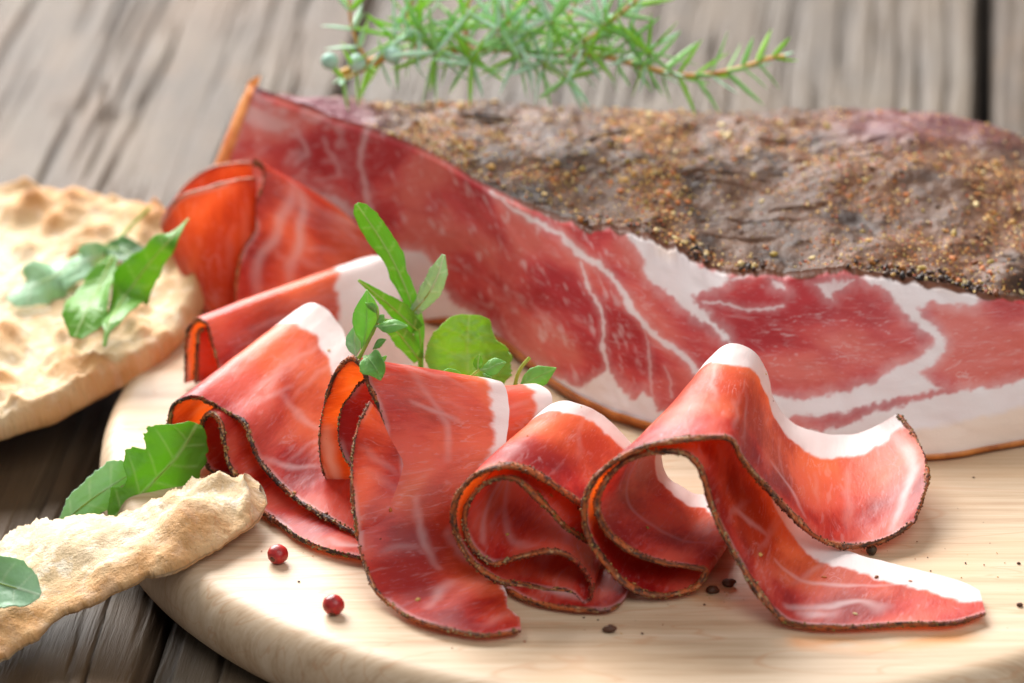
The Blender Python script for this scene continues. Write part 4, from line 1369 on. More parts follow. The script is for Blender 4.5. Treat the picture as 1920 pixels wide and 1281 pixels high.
# --- the slice behind it
s_back = thing('ham_slice', 'blurred ham slice rolled over at the back, pale fat beside the rocket leaf', 'ham slice', Z(500, 740, 0), GRP)
ctrl = [
    (Y(346, 742, 8.0), Y(640, 640, 11.0)), (Y(347, 690, 8.05), Y(640, 590, 11.0)), (Y(349, 640, 8.05), Y(645, 545, 11.0)), (Y(356, 612, 8.0), Y(660, 505, 10.9), {'vb': 0.82}), (Y(370, 599, 7.85), Y(690, 482, 10.6), {'vb': 0.8}),
    (Y(386, 607, 7.6), Y(716, 484, 10.3), {'vb': 0.76}), (Y(396, 640, 7.5), Y(735, 515, 9.9), {'vb': 0.72}), (Y(406, 675, 7.4), Y(752, 560, 9.5), {'vb': 0.68}), (Y(416, 710, 7.35), Y(766, 610, 9.2), {'vb': 0.64}),
    (Y(430, 750, 7.3), Y(772, 660, 9.0), {'vb': 0.6}), (Y(446, 800, 7.3), Y(775, 720, 8.8), {'vb': 0.6}),
]
ribbon(s_back, ctrl, 240, 64, 0.11, 67, 8, fat_default=0.82, rind_r=0.07, grains=120, dark=0.3)
ctrl = [(Y(366, 745, 7.9), ('o', 2.5, 1.4, 0)), (Y(368, 690, 7.95), ('o', 2.5, 1.4, 0)), (Y(370, 650, 7.95), ('o', 2.5, 1.4, 0)), (Y(374, 622, 7.9), ('o', 2.5, 1.4, 0)), (Y(384, 618, 7.75), ('o', 2.5, 1.4, 0))]
ribbon(s_back, ctrl, 60, 24, 0.12, 69, 2, fat_default=0.995, rind_r=0.05, grains=40, dark=0.5)

# --- the half cut slice hanging off the far left end of the ham
s_hang = thing('ham_slice', 'half cut ham slice folded down at the far left end of the joint', 'ham slice', Y(440, 580, 12.5), GRP)
ctrl = [
    (Y(474, 300, 13.2), Y(600, 372, 13.6)), (Y(496, 328, 13.0), Y(670, 425, 13.0)), (Y(480, 385, 12.6), Y(700, 470, 12.6)), (Y(478, 432, 12.4), Y(705, 510, 12.4)), (Y(456, 468, 12.2), Y(710, 545, 12.2)),
    (Y(446, 508, 12.0), Y(710, 580, 12.0)), (Y(441, 565, 11.8), Y(710, 620, 11.8)), (Y(442, 650, 11.6), Y(710, 680, 11.6)),
]
ribbon(s_hang, ctrl, 150, 56, 0.16, 73, 4, fat_default=0.995, rind_r=0.07, grains=80, dark=0.05, streaks=[
    ([(0.12, 0.25), (0.3, 0.2), (0.55, 0.16), (0.75, 0.2)], 0.16, 0.75), ([(0.15, 0.3), (0.35, 0.38), (0.6, 0.42)], 0.13, 0.8), ([(0.2, 0.55), (0.2, 0.9)], 0.12, 0.5)])
ctrl = [
    (Y(474, 306, 14.3), Y(470, 560, 13.6)), (Y(450, 305, 14.3), Y(455, 570, 13.6)), (Y(393, 316, 14.2), Y(420, 580, 13.5)), (Y(345, 350, 14.0), Y(395, 590, 13.3)), (Y(312, 398, 13.6), Y(382, 596, 13.1)), (Y(304, 420, 13.2), Y(380, 600, 12.8)),
    (Y(316, 400, 12.8), Y(384, 604, 12.5)), (Y(340, 368, 12.6), Y(396, 606, 12.3)), (Y(392, 350, 12.6), Y(425, 610, 12.2)), (Y(446, 337, 12.8), Y(455, 610, 12.3)), (Y(480, 334, 13.0), Y(475, 610, 12.4)),
]
ribbon(s_hang, ctrl, 200, 50, 0.15, 79, 4, fat_default=0.995, rind_r=0.06, grains=40, dark=0.0)


# ------------------------------------------------------------------ bread
def make_bread():
    c = np.array([-15.0, 13.0, -0.5])
    R0 = 7.1
    root_loc = c - np.array([0, 0, 0.6])
    n, nr = 240, 110
    th = np.linspace(0, 2 * math.pi, n, endpoint=False)
    Rr = R0 * (1 + 0.06 * (fbm(P3(np.cos(th) * 1.6, np.sin(th) * 1.6, th * 0), 201, 3) - 0.5) * 2)
    # profile: underside centre -> rim -> top centre
    s = np.linspace(0, 1, nr)
    rr = np.sin(s * math.pi) ** 0.55
    r = np.where(s < 0.5, rr, rr)
    zz = np.where(s < 0.35, -0.38, np.where(s > 0.65, 0.42, 0.0))
    zz = -0.30 + 0.58 * smooth(0.40, 0.60, s)
    X = r[:, None] * Rr[None] * np.cos(th)[None]
    Yv = r[:, None] * Rr[None] * np.sin(th)[None]
    Zv = np.repeat(zz[:, None], n, 1)
    q = P3(X, Yv, Zv * 0)
    blist = fbm(q * 0.42, 205, 3)
    blist2 = fbm(q * 1.1, 207, 3)
    up = smooth(0.5, 0.62, s)[:, None]
    h = (blist - 0.5) * 0.9 + np.maximum(blist2 - 0.48, 0) * 2.2 - 0.15 + (fbm(q * 2.6, 208, 3) - 0.5) * 0.3
    Zv = Zv + up * h * 0.75 + (1 - up) * (blist2 - 0.5) * 0.3
    Zv += up * 0.28 * smooth(0.72, 0.95, r)[:, None] * (0.6 + 0.8 * blist2)
    rb = 1 + 0.03 * (fbm(P3(X * 1.0, Yv * 1.0, Zv * 1.5), 209, 3) - 0.5) * smooth(0.6, 1, r)[:, None]
    X, Yv = X * rb, Yv * rb
    roll, pit = math.radians(-8.3), math.radians(2.0)
    x2 = X * math.cos(roll) + Zv * math.sin(roll)
    z2_ = -X * math.sin(roll) + Zv * math.cos(roll)
    y2_ = Yv * math.cos(pit) - z2_ * math.sin(pit)
    z3_ = Yv * math.sin(pit) + z2_ * math.cos(pit)
    V = P3(x2, y2_, z3_) + c
    hg = np.clip(0.44 + h * 0.75 * up + 0.25 * smooth(0.85, 1, r)[:, None] * (1 - up * 0.5), 0, 1)
    o = build('flatbread', V.reshape(-1, 3), grid_faces(nr, n, wrap_v=True), M_BREAD, None, {'pc': q.reshape(-1, 3), 'hgt': hg.ravel()}, loc=root_loc)
    tag(o, 'big round golden flatbread leaning on the left rim of the board', 'flatbread')
    return V, s


BREAD, BREAD_S = make_bread()


def make_shard():
    up = [Z(-60, 1040, -0.9), Z(-10, 1012, -0.75), Z(45, 984, -0.55), Z(110, 975, -0.3), Z(200, 966, 0.05), Z(255, 958, 0.25), Z(310, 932, 0.42), Z(345, 912, 0.55), Z(375, 903, 0.65), Z(420, 902, 0.72), Z(465, 896, 0.85), Z(488, 908, 0.88)]
    lo = [Z(-60, 1270, -1.5), Z(0, 1236, -1.35), Z(60, 1200, -1.15), Z(110, 1160, -0.9), Z(180, 1128, -0.5), Z(250, 1095, -0.12), Z(290, 1078, 0.08), Z(350, 1058, 0.25), Z(400, 1030, 0.35), Z(445, 1002, 0.42), Z(480, 975, 0.5), Z(499, 945, 0.6)]
    nu, nv = 260, 120
    kn = np.linspace(0, 1, len(up))
    us = np.linspace(0, 1, nu)
    A, B = spline(up, nu, kn, us), spline(lo, nu, kn, us)
    jag = fbm(P3(us * 26, us * 0, us * 0), 301, 4, 0.65) - 0.5
    A = A + (A - B) * (jag * 0.22)[:, None]
    jag2 = fbm(P3(us * 20, us * 0, us * 0 + 4), 302, 4, 0.6) - 0.5
    B = B + (B - A) * (jag2 * 0.12)[:, None]
    th = np.linspace(0, 2 * math.pi, nv, endpoint=False)
    ct = np.cos(th)
    v = 0.5 - 0.5 * np.sign(ct) * np.abs(ct) ** 0.75
    tz = np.sign(np.sin(th)) * np.abs(np.sin(th)) ** 0.5
    mid = A[:, None] * (1 - v)[None, :, None] + B[:, None] * v[None, :, None]
    N = np.cross(np.gradient(A, axis=0), B - A)
    N /= np.linalg.norm(N, axis=1, keepdims=True)
    if N[:, 2].mean() < 0:
        N = -N
    T = 0.2 * (0.25 + 0.75 * smooth(0, 0.10, 1 - us)) * (0.85 + 0.3 * fbm(P3(us * 6, us * 0, us * 0), 303, 2))
    U2 = np.repeat(us[:, None], nv, 1)
    q = P3(mid[..., 0], mid[..., 1], np.repeat(np.sign(tz)[None], nu, 0) * 2)
    h1 = fbm(q * 0.75, 305, 3)
    h2 = fbm(q * 2.0, 306, 3)
    # big blister on the right, smaller ones to the left
    wv = np.repeat(v[None], nu, 0)
    bl = 0
    for (u0, v0, ru, rv, hh) in [(0.68, 0.66, 0.12, 0.26, 0.55), (0.94, 0.30, 0.05, 0.25, 0.42), (0.90, 0.72, 0.06, 0.2, 0.22), (0.30, 0.35, 0.12, 0.25, 0.28), (0.80, 0.15, 0.07, 0.14, 0.3), (0.45, 0.75, 0.1, 0.2, 0.22), (0.14, 0.65, 0.1, 0.3, 0.25), (0.55, 0.2, 0.06, 0.12, 0.12)]:
        bl = bl + hh * np.exp(-(((U2 - u0) / ru) ** 2 + ((wv - v0) / rv) ** 2) ** 1.3)
    top = (np.repeat(tz[None], nu, 0) > 0)
    dis = np.where(top, bl + (h1 - 0.5) * 0.34 + (h2 - 0.5) * 0.2 + (fbm(q * 5, 307, 3) - 0.5) * 0.06, (h1 - 0.5) * 0.2) * np.abs(tz)[None]
    V = mid + N[:, None] * (tz[None] * T[:, None] + dis)[..., None]
    V += (fbm(P3(V[..., 0] * 3, V[..., 1] * 3, V[..., 2] * 3), 309, 3) - 0.5)[..., None] * np.array([0.04, 0.04, 0.05])
    # keep it off the board and the table
    rr = np.linalg.norm(V[..., :2] - BC, axis=-1) / BR
    zmin = np.interp(rr, [0.0, 0.955, 0.97, 0.985, 0.997, 1.004, 1.012], [0.015, 0.015, -0.02, -0.18, -0.55, -0.9, TABLE_Z + 0.04])
    V[..., 2] = np.maximum(V[..., 2], zmin)
    hg = np.clip(0.16 + 0.55 * bl * top + 0.42 * smooth(0.5, 0.95, wv) + (h1 - 0.5) * 0.6, 0, 1)
    capA, capB = V[0].mean(0), V[-1].mean(0)
    VV = np.vstack([V.reshape(-1, 3), capA, capB])
    F = tri(grid_faces(nu, nv, wrap_v=True))
    k = np.arange(nv)
    F = np.vstack([F, np.stack([(k + 1) % nv, k, np.full(nv, nu * nv)], -1), np.stack([(nu - 1) * nv + k, (nu - 1) * nv + (k + 1) % nv, np.full(nv, nu * nv + 1)], -1)])
    pcc = np.vstack([q.reshape(-1, 3), capA, capB]) + 31
    o = build('bread_shard', VV, F, M_BREAD, None, {'pc': pcc, 'hgt': np.concatenate([hg.ravel(), [0.3, 0.3]])}, loc=Z(250, 1090, -0.6))
    tag(o, 'broken blistered flatbread shard propped on the front left rim of the board', 'bread piece')
    return V


SHARD = make_shard()


# ------------------------------------------------------------------ leaves
def leaf_mesh(mid, side, prof, nt=70, nw=24, cup=0.15, thick=0.025, seed=1, wave=0.09, teeth=0.2):
    """mid: 3D midrib points; side: direction of the right half; prof: (t, left, right) half widths in cm"""
    t = np.linspace(0, 1, nt)
    M = spline(mid, nt)
    pr = np.array(prof, float)
    lw, rw = np.interp(t, pr[:, 0], pr[:, 1]), np.interp(t, pr[:, 0], pr[:, 2])
    tooth = 1 + teeth * (fbm(P3(t * 34, t * 0, t * 0 + seed), seed + 70, 3, 0.6) - 0.5)
    tooth2 = 1 + teeth * (fbm(P3(t * 34, t * 0, t * 0 + seed + 5), seed + 71, 3, 0.6) - 0.5)
    lw, rw = lw * tooth, rw * tooth2
    T = np.gradient(M, axis=0)
    T /= np.linalg.norm(T, axis=1, keepdims=True)
    side = np.asarray(side, float)
    if side.ndim == 1:
        S = side[None] - (T @ side)[:, None] * T
    else:
        sd = spline(side, nt)
        S = sd - (T * sd).sum(1, keepdims=True) * T
    S /= np.linalg.norm(S, axis=1, keepdims=True)
    Nn = np.cross(T, S)
    w = np.linspace(-1, 1, nw * 2 + 1)
    W = np.where(w[None] < 0, w[None] * lw[:, None], w[None] * rw[:, None])
    tt = np.repeat(t[:, None], len(w), 1)
    wmax = max(lw.max(), rw.max())
    z = cup * W ** 2 / wmax + wave * wmax * 2 * (fbm(P3(tt * 6, W / wmax * 2.2, tt * 0), seed, 3) - 0.5)
    # slanting side veins
    L = np.linalg.norm(np.diff(M, axis=0), axis=1).sum()
    ph = (tt * L * 1.7 - np.abs(W) * 0.9 + 0.25 * (w[None] > 0)) % 1.0
    vein = smooth(0.10, 0.02, np.abs(ph - 0.5)) * 0.5 * smooth(1.0, 0.7, np.abs(w))[None]
    vein = np.maximum(vein, smooth(0.05 * wmax + 0.012, 0.012, np.abs(W)))
    P = M[:, None] + S[:, None] * W[..., None] + Nn[:, None] * z[..., None]
    k = len(w)
    n = nt * k
    Nn2 = grid_normals(P)
    top, bot = P + Nn2 * thick / 2, P - Nn2 * thick / 2
    V = np.vstack([top.reshape(-1, 3), bot.reshape(-1, 3)])
    F = [grid_faces(nt, k), grid_faces(nt, k)[:, ::-1] + n]
    iu = np.arange(nt - 1)
    F.append(np.stack([iu * k, iu * k + n, (iu + 1) * k + n, (iu + 1) * k], -1))
    F.append(np.stack([iu * k + k - 1, (iu + 1) * k + k - 1, (iu + 1) * k + k - 1 + n, iu * k + k - 1 + n], -1))
    iv = np.arange(k - 1)
    F.append(np.stack([iv, iv + 1, iv + 1 + n, iv + n], -1))
    e = (nt - 1) * k
    F.append(np.stack([e + iv, e + iv + n, e + iv + 1 + n, e + iv + 1], -1))
    pc = P3(W, tt * L, tt * 0 + seed)
    return V, np.vstack(F), {'pc': np.vstack([pc.reshape(-1, 3)] * 2), 'vein': np.concatenate([vein.ravel()] * 2)}, M, Nn


def leaf(root, mid, side, prof, mat, name='blade', rib=True, rib_r=0.03, **kw):
    V, F, at, M, Nn = leaf_mesh(mid, side, prof, **kw)
    o = build(name, V, F, mat, root, at)
    if rib:
        n = len(M)
        tv, tf = tube(M[: int(n * 0.94)] , np.linspace(rib_r, rib_r * 0.3, int(n * 0.94)), 6)
        build('midrib', tv, tf, M_STEM, o)
    return o


def stalk(root, pts, r0, r1, n=24, name='stem'):
    M = spline(pts, n)
    V, F = tube(M, np.linspace(r0, r1, n), 8)
    return build(name, V, F, M_STEM, root)


def bread_z(px, py):
    """where a sight line meets the top of the round bread"""
    top = BREAD[BREAD_S > 0.62]
    x, y = px_of(top.reshape(-1, 3))
    i = np.argmin((x - px) ** 2 + (y - py) ** 2)
    return top.reshape(-1, 3)[i]


def bz(px, py, up=0.15):
    p = bread_z(px, py) + np.array([0, 0, up])
    q = Z(px, py, p[2])
    return q


GL = 'rocket leaves'
r1 = thing('rocket_leaf', 'dull blue green rocket leaf lying on the round flatbread, leftmost', 'salad leaf', bz(110, 520, 0), GL)
leaf(r1, [bz(205, 470, 0.35), bz(160, 490, 0.5), bz(110, 514, 0.5), bz(60, 538, 0.4), bz(14, 562, 0.25)], (0.25, 1, 0.5), [(0, 0.1, 0.1), (0.15, 0.45, 0.35), (0.5, 0.62, 0.6), (0.8, 0.6, 0.62), (0.93, 0.42, 0.42), (1, 0.08, 0.08)], M_LEAFB, seed=2, cup=0.25)
stalk(r1, [bz(205, 468, 0.35), bz(240, 430, 0.35), bz(282, 388, 0.3)], 0.07, 0.05)
r2 = thing('rocket_leaf', 'fresh green rocket leaf on the round flatbread, tip pointing down', 'salad leaf', bz(150, 580, 0), GL)
leaf(r2, [bz(212, 480, 1.2), bz(190, 530, 1.2), bz(165, 580, 1.0), bz(140, 634, 0.7)], (1, 0.5, 0.3), [(0, 0.12, 0.12), (0.25, 0.45, 0.35), (0.55, 0.62, 0.55), (0.85, 0.55, 0.6), (1, 0.12, 0.2)], M_LEAF, seed=3, cup=0.3)
r3 = thing('rocket_leaf', 'bright pointed rocket leaf on the round flatbread, tip raised towards the ham', 'salad leaf', bz(240, 560, 0), GL)
leaf(r3, [bz(196, 650, 0.9), bz(205, 610, 1.2), bz(235, 555, 1.6), bz(275, 500, 1.9), bz(318, 450, 2.2), bz(352, 408, 2.5)], (1, 0.2, 0.6),
     [(0, 0.05, 0.05), (0.1, 0.08, 0.08), (0.2, 0.3, 0.42), (0.38, 0.62, 0.72), (0.45, 0.55, 0.62), (0.55, 0.6, 0.5), (0.7, 0.36, 0.4), (0.78, 0.38, 0.3), (1, 0.02, 0.02)], M_LEAF, seed=4, cup=0.3)
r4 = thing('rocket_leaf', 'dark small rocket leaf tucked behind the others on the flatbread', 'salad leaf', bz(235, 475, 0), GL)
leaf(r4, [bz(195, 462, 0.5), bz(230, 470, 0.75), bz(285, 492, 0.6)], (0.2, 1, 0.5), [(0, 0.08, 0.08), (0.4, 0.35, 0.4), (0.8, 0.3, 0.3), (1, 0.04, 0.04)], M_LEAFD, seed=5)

# serrated leaf and its pale companion between the shard and the left roll
yq, zq = zf(0, 780, 2.557)
r5 = thing('rocket_leaf', 'serrated bright green rocket leaf standing behind the bread shard', 'salad leaf', zq(540, 480, 0.2), GL)
leaf(r5, [yq(535, 500, 1.6), yq(640, 405, 1.9), yq(740, 310, 2.2), yq(830, 215, 2.4), yq(900, 120, 2.5), yq(945, 40, 2.5)], (0.72, 0.1, -0.7),
     [(0, 0.15, 0.2), (0.08, 0.4, 0.5), (0.16, 0.62, 0.7), (0.22, 0.42, 0.85), (0.28, 0.5, 0.95), (0.34, 0.85, 1.0), (0.42, 1.02, 1.0), (0.50, 0.95, 0.95), (0.56, 0.68, 0.9), (0.64, 0.95, 0.8), (0.74, 1.0, 0.7), (0.82, 0.88, 0.6), (0.88, 0.62, 0.45), (0.95, 0.4, 0.3), (1, 0.22, 0.15)],
     M_LEAF, seed=6, cup=0.12, nt=110)
r6 = thing('rocket_leaf', 'pale underside of a rocket leaf beside the serrated one, over the board rim', 'salad leaf', zq(380, 480, -0.3), GL)
leaf(r6, [yq(290, 510, 1.9), yq(380, 445, 2.1), yq(480, 370, 2.3), yq(570, 310, 2.5), yq(650, 270, 2.6)], (0.6, 0.4, -0.6),
     [(0, 0.1, 0.2), (0.2, 0.42, 0.5), (0.5, 0.55, 0.7), (0.8, 0.62, 0.6), (0.92, 0.5, 0.3), (1, 0.1, 0.1)], M_LEAFB, seed=7, cup=0.2)
r7 = thing('rocket_leaf', 'rounded blue green leaf end resting on the bread shard at the picture edge', 'salad leaf', Z(10, 1110, -0.3), GL)
leaf(r7, [Z(-70, 1070, -0.3), Z(-20, 1088, -0.1), Z(30, 1103, 0.0), Z(76, 1116, -0.1)], (0.25, -0.8, -0.55), [(0, 0.3, 0.3), (0.4, 0.6, 0.55), (0.7, 0.66, 0.58), (0.9, 0.45, 0.42), (1, 0.08, 0.08)], M_LEAFB, seed=8, cup=-0.25)

# upright lobed leaf and the round leaf behind the rolls
r8 = thing('rocket_leaf', 'upright lobed rocket leaf in front of the ham cut face', 'salad leaf', Y(790, 720, 5.0), GL)
leaf(r8, [Y(788, 735, 4.6), Y(789, 680, 4.7), Y(786, 620, 4.9), Y(768, 560, 5.1), Y(740, 495, 5.3), Y(705, 435, 5.4), Y(668, 382, 5.4)], (0.9, 0.2, 0.5),
     [(0, 0.05, 0.05), (0.25, 0.08, 0.08), (0.34, 0.2, 0.16), (0.5, 0.18, 0.2), (0.6, 0.26, 0.2), (0.68, 0.2, 0.32), (0.78, 0.3, 0.3), (0.9, 0.28, 0.28), (0.97, 0.2, 0.2), (1, 0.06, 0.06)], M_LEAF, seed=9, cup=0.1, nt=90)
leaf(r8, [Y(775, 585, 5.0), Y(800, 555, 4.9), Y(820, 518, 4.8), Y(832, 478, 4.8)], (0.8, 0, -0.5), [(0, 0.1, 0.15), (0.4, 0.25, 0.28), (0.75, 0.24, 0.22), (1, 0.04, 0.04)], M_LEAFB, name='lobe', seed=10)
leaf(r8, [Y(782, 620, 4.9), Y(745, 585, 4.7), Y(710, 555, 4.6), Y(672, 525, 4.5)], (0.4, 0, 0.9), [(0, 0.2, 0.2), (0.35, 0.2, 0.3), (0.6, 0.13, 0.17), (1, 0.03, 0.03)], M_LEAF, name='lobe', seed=11)
leaf(r8, [Y(786, 675, 4.7), Y(760, 640, 4.6), Y(735, 615, 4.5), Y(705, 598, 4.5)], (0.4, 0, 0.9), [(0, 0.15, 0.15), (0.4, 0.26, 0.26), (0.8, 0.16, 0.16), (1, 0.03, 0.03)], M_LEAF, name='lobe', seed=12)
r9 = thing('salad_leaf', 'round cupped yellow green salad leaf behind the tall slice', 'salad leaf', Y(880, 730, 4.4))
leaf(r9, [Y(880, 745, 4.2), Y(878, 705, 4.5), Y(876, 660, 4.8), Y(876, 622, 4.95), Y(880, 590, 5.0)], (1, 0.1, 0), [(0, 0.5, 0.6), (0.2, 0.9, 1.0), (0.45, 1.08, 1.05), (0.6, 1.04, 0.92), (0.68, 0.98, 0.72), (0.8, 0.85, 0.62), (0.9, 0.66, 0.55), (0.97, 0.42, 0.5), (1, 0.2, 0.3)], M_LETTUCE, seed=13, cup=-0.6, wave=0.2, teeth=0.1, rib_r=0.012)

# thyme
GT = 'thyme sprigs on the tall slice'
TH_PROF = [(0, 0.03, 0.03), (0.12, 0.06, 0.06), (0.25, 0.22, 0.22), (0.45, 0.32, 0.32), (0.65, 0.29, 0.29), (0.85, 0.15, 0.15), (1, 0.01, 0.01)]


def tl(root, mid, side, sc=1.0, ws=1.0, mat=None, **kw):
    pr = [(t, a * sc * ws, b * sc * ws) for t, a, b in TH_PROF]
    return leaf(root, mid, side, pr, mat or M_THYME, name='leaf', nt=30, nw=10, rib_r=0.014, thick=0.03, teeth=0.1, cup=kw.pop('cup', 0.35), **kw)


t1 = thing('thyme_sprig', 'thyme sprig with raised leaves on the peak of the tall slice', 'thyme', Y(672, 672, 0.4), GT)
stalk(t1, [Y(671, 676, 0.35), Y(686, 648, 0.35), Y(699, 622, 0.35), Y(709, 600, 0.35), Y(706, 578, 0.4)], 0.05, 0.028)
tl(t1, [Y(679, 655, 0.5), Y(684, 632, 0.5), Y(687, 600, 0.45), Y(688, 570, 0.4), Y(688, 544, 0.35)], (1, 0.2, 0), 1.0, 1.0, seed=21)
tl(t1, [Y(704, 612, 0.1), Y(722, 612, -0.05), Y(742, 610, -0.1), Y(765, 612, -0.1)], (0, -0.7, -0.7), 0.6, 0.85, seed=22)
tl(t1, [Y(682, 668, 0.1), Y(694, 676, -0.2), Y(704, 690, -0.35), Y(714, 713, -0.4)], (0.85, -0.2, 0.5), 1.0, 1.05, seed=23, mat=M_THYME)
tl(t1, [Y(668, 672, 0.7), Y(665, 655, 0.8), Y(664, 635, 0.9), Y(668, 608, 1.0)], (1, 0.3, 0), 0.8, 0.75, seed=24, mat=M_LEAFB)
tl(t1, [Y(700, 655, 0.2), Y(708, 645, 0.1), Y(724, 636, 0.0)], (0, -0.5, -0.8), 0.35, 0.9, seed=25)
tl(t1, [Y(706, 588, 0.3), Y(698, 576, 0.2), Y(685, 568, 0.1)], (0.7, 0, 0.7), 0.33, 0.8, seed=26)
tl(t1, [Y(708, 606, 0.3), Y(714, 598, 0.3), Y(720, 590, 0.3)], (0.7, -0.5, 0.2), 0.4, 0.8, seed=27)
tl(t1, [Y(705, 668, 0.3), Y(716, 672, 0.3), Y(725, 668, 0.3)], (0, -0.5, 0.8), 0.35, 0.9, seed=28)
t2 = thing('thyme_sprig', 'thyme tip with two small leaves behind the fat of the tall slice', 'thyme', Y(880, 712, 1.2), GT)
stalk(t2, [Y(872, 722, 1.2), Y(884, 706, 1.15), Y(900, 692, 1.1)], 0.05, 0.035)
tl(t2, [Y(899, 694, 1.1), Y(915, 692, 1.0), Y(932, 684, 0.95), Y(949, 680, 0.9)], (0.2, -0.5, -0.8), 0.6, 1.0, seed=31)
tl(t2, [Y(896, 696, 1.15), Y(896, 684, 1.2), Y(899, 664, 1.25)], (1, 0, 0), 0.5, 0.7, seed=32, mat=M_LEAF)
tl(t2, [Y(872, 712, 1.1), Y(855, 704, 1.0), Y(838, 700, 1.0), Y(822, 705, 0.95)], (0, -0.4, 0.9), 0.55, 0.8, seed=33)
tl(t2, [Y(905, 700, 1.0), Y(913, 706, 0.9), Y(922, 708, 0.85)], (0.2, -0.5, 0.8), 0.3, 0.9, seed=34)
t3 = thing('thyme_sprig', 'thyme stalk with one leaf beside the back fat of the tall slice', 'thyme', Y(966, 726, 2.6), GT)
stalk(t3, [Y(964, 732, 2.6), Y(970, 705, 2.6), Y(979, 687, 2.6), Y(993, 671, 2.6)], 0.05, 0.045)
tl(t3, [Y(972, 728, 2.5), Y(990, 716, 2.4), Y(1014, 704, 2.3), Y(1043, 690, 2.2)], (0.4, -0.4, -0.9), 0.85, 0.95, seed=35)


# ------------------------------------------------------------------ juniper
def make_juniper():
    base = Y(1000, 190, 14.5)
    root = thing('juniper_sprig', 'green juniper sprig with three pale berries lying on top of the ham', 'juniper', base)
    # needle mesh along +Z, length 1 cm
    ns, na = 6, 6
    me_n = []
    for k, mt in enumerate((M_NEEDLE, M_NEEDLE2, M_NEEDLE3)):
        s = np.linspace(0, 1, ns)
        w = np.array([0.55, 1.0, 1.0, 0.9, 0.6, 0.04]) * 0.068
        th = np.linspace(0, 2 * math.pi, na, endpoint=False)
        V = P3(w[:, None] * np.cos(th), w[:, None] * 0.45 * np.sin(th) + 0.10 * (s[:, None] ** 2), np.repeat(s[:, None], na, 1))
        me = mesh_data('needle', V.reshape(-1, 3) * CM, grid_faces(ns, na, wrap_v=True))
        me.materials.append(mt)
        me_n.append(me)
    r = np.random.default_rng(77)
    count = 0
    extra = [[], [], []]

    def twig(pts, rad, start, step, ln, spread=62, fresh=0.3, per=3, tip=True):
        nonlocal count
        pts = [p - np.array([0, 0, 0.12]) for p in pts]
        M = spline(pts, 60)
        V, F = tube(M, np.linspace(rad, rad * 0.55, 60), 7)
        o = build('twig', V, F, M_TWIG, root)
        d = np.concatenate([[0], np.cumsum(np.linalg.norm(np.diff(M, axis=0), axis=1))])
        L = d[-1]
        s = start
        ph = r.random() * 6
        while s <= L + 1e-6:
            p = np.array([np.interp(s, d, M[:, k]) for k in range(3)])
            p2 = np.array([np.interp(min(s + 0.05, L), d, M[:, k]) for k in range(3)])
            p1 = np.array([np.interp(max(s - 0.05, 0), d, M[:, k]) for k in range(3)])
            t = Vector(p2 - p1).normalized()
            q = t.to_track_quat('Z', 'Y')
            endf = smooth(L - 0.9, L, np.array(s)) if tip else 0.0
            for k in range(per):
                a = ph + k * 2 * math.pi / per + r.normal() * 0.15
                ang = math.radians((spread + r.normal() * 9) * (1 - 0.45 * float(endf)))
                dv = q @ Vector((math.sin(ang) * math.cos(a), math.sin(ang) * math.sin(a), math.cos(ang)))
                l = ln * (0.8 + 0.4 * r.random()) * (1 - 0.4 * float(endf))
                wd = 0.85 + 0.3 * r.random()
                qn = dv.to_track_quat('Z', 'Y')
                mt = Matrix.Translation(Vector(p * CM)) @ qn.to_matrix().to_4x4() @ Matrix.Rotation(r.random() * 6.28, 4, 'Z') @ Matrix.Diagonal((wd, wd, l, 1))
                x = r.random()
                mi = 2 if x < fresh else (1 if x < fresh + 0.3 else 0)
                if count < 300:
                    place('needle', me_n[mi], mt, o)
                else:
                    extra[mi].append(np.array(mt))
                count += 1
            ph += 1.05
            s += step
        return o

    yb = 14.6
    twig([Y(640, 130, yb), Y(700, 105, yb), Y(790, 92, yb + 0.2), Y(900, 85, yb + 0.2), Y(1020, 90, yb), Y(1130, 98, yb - 0.2), Y(1200, 116, yb - 0.4), Y(1290, 134, yb - 0.6), Y(1380, 122, yb - 0.7), Y(1450, 100, yb - 0.8), Y(1472, 98, yb - 0.8)], 0.10, 5.2, 0.42, 1.15, 58, 0.25)
    twig([Y(815, 80, yb + 0.6), Y(816, 92, yb - 0.6)], 0.06, 0.5, 0.3, 1.35, 72, 0.2, 5, False)
    twig([Y(975, 80, yb + 0.6), Y(976, 97, yb - 0.5)], 0.06, 0.4, 0.3, 1.35, 74, 0.2, 5, False)
    twig([Y(1092, 85, yb + 0.2), Y(1096, 68, yb - 0.5)], 0.06, 0.3, 0.3, 1.25, 74, 0.2, 4, False)
    twig([Y(1060, 130, yb), Y(1066, 142, yb - 0.5)], 0.06, 0.1, 0.25, 1.1, 72, 0.3, 4, False)
    twig([Y(1096, 72, yb), Y(1140, 38, yb), Y(1190, -5, yb), Y(1230, -50, yb)], 0.07, 0.4, 0.4, 1.25, 56, 0.35)
    twig([Y(930, 92, yb + 0.6), Y(950, 40, yb + 0.6), Y(985, -20, yb + 0.6), Y(1000, -70, yb + 0.6)], 0.06, 0.2, 0.4, 1.25, 58, 0.4)
    twig([Y(790, 92, yb + 0.5), Y(760, 50, yb + 0.8), Y(770, 0, yb + 1.0), Y(790, -50, yb + 1.0)], 0.06, 0.3, 0.42, 1.2, 58, 0.5)
    twig([Y(880, 85, yb + 0.8), Y(870, 30, yb + 1.2), Y(890, -30, yb + 1.4)], 0.06, 0.2, 0.42, 1.25, 60, 0.4)
    twig([Y(690, 110, yb), Y(665, 60, yb), Y(655, 10, yb + 0.2), Y(660, -40, yb + 0.3)], 0.05, 0.5, 0.5, 0.95, 55, 0.5)
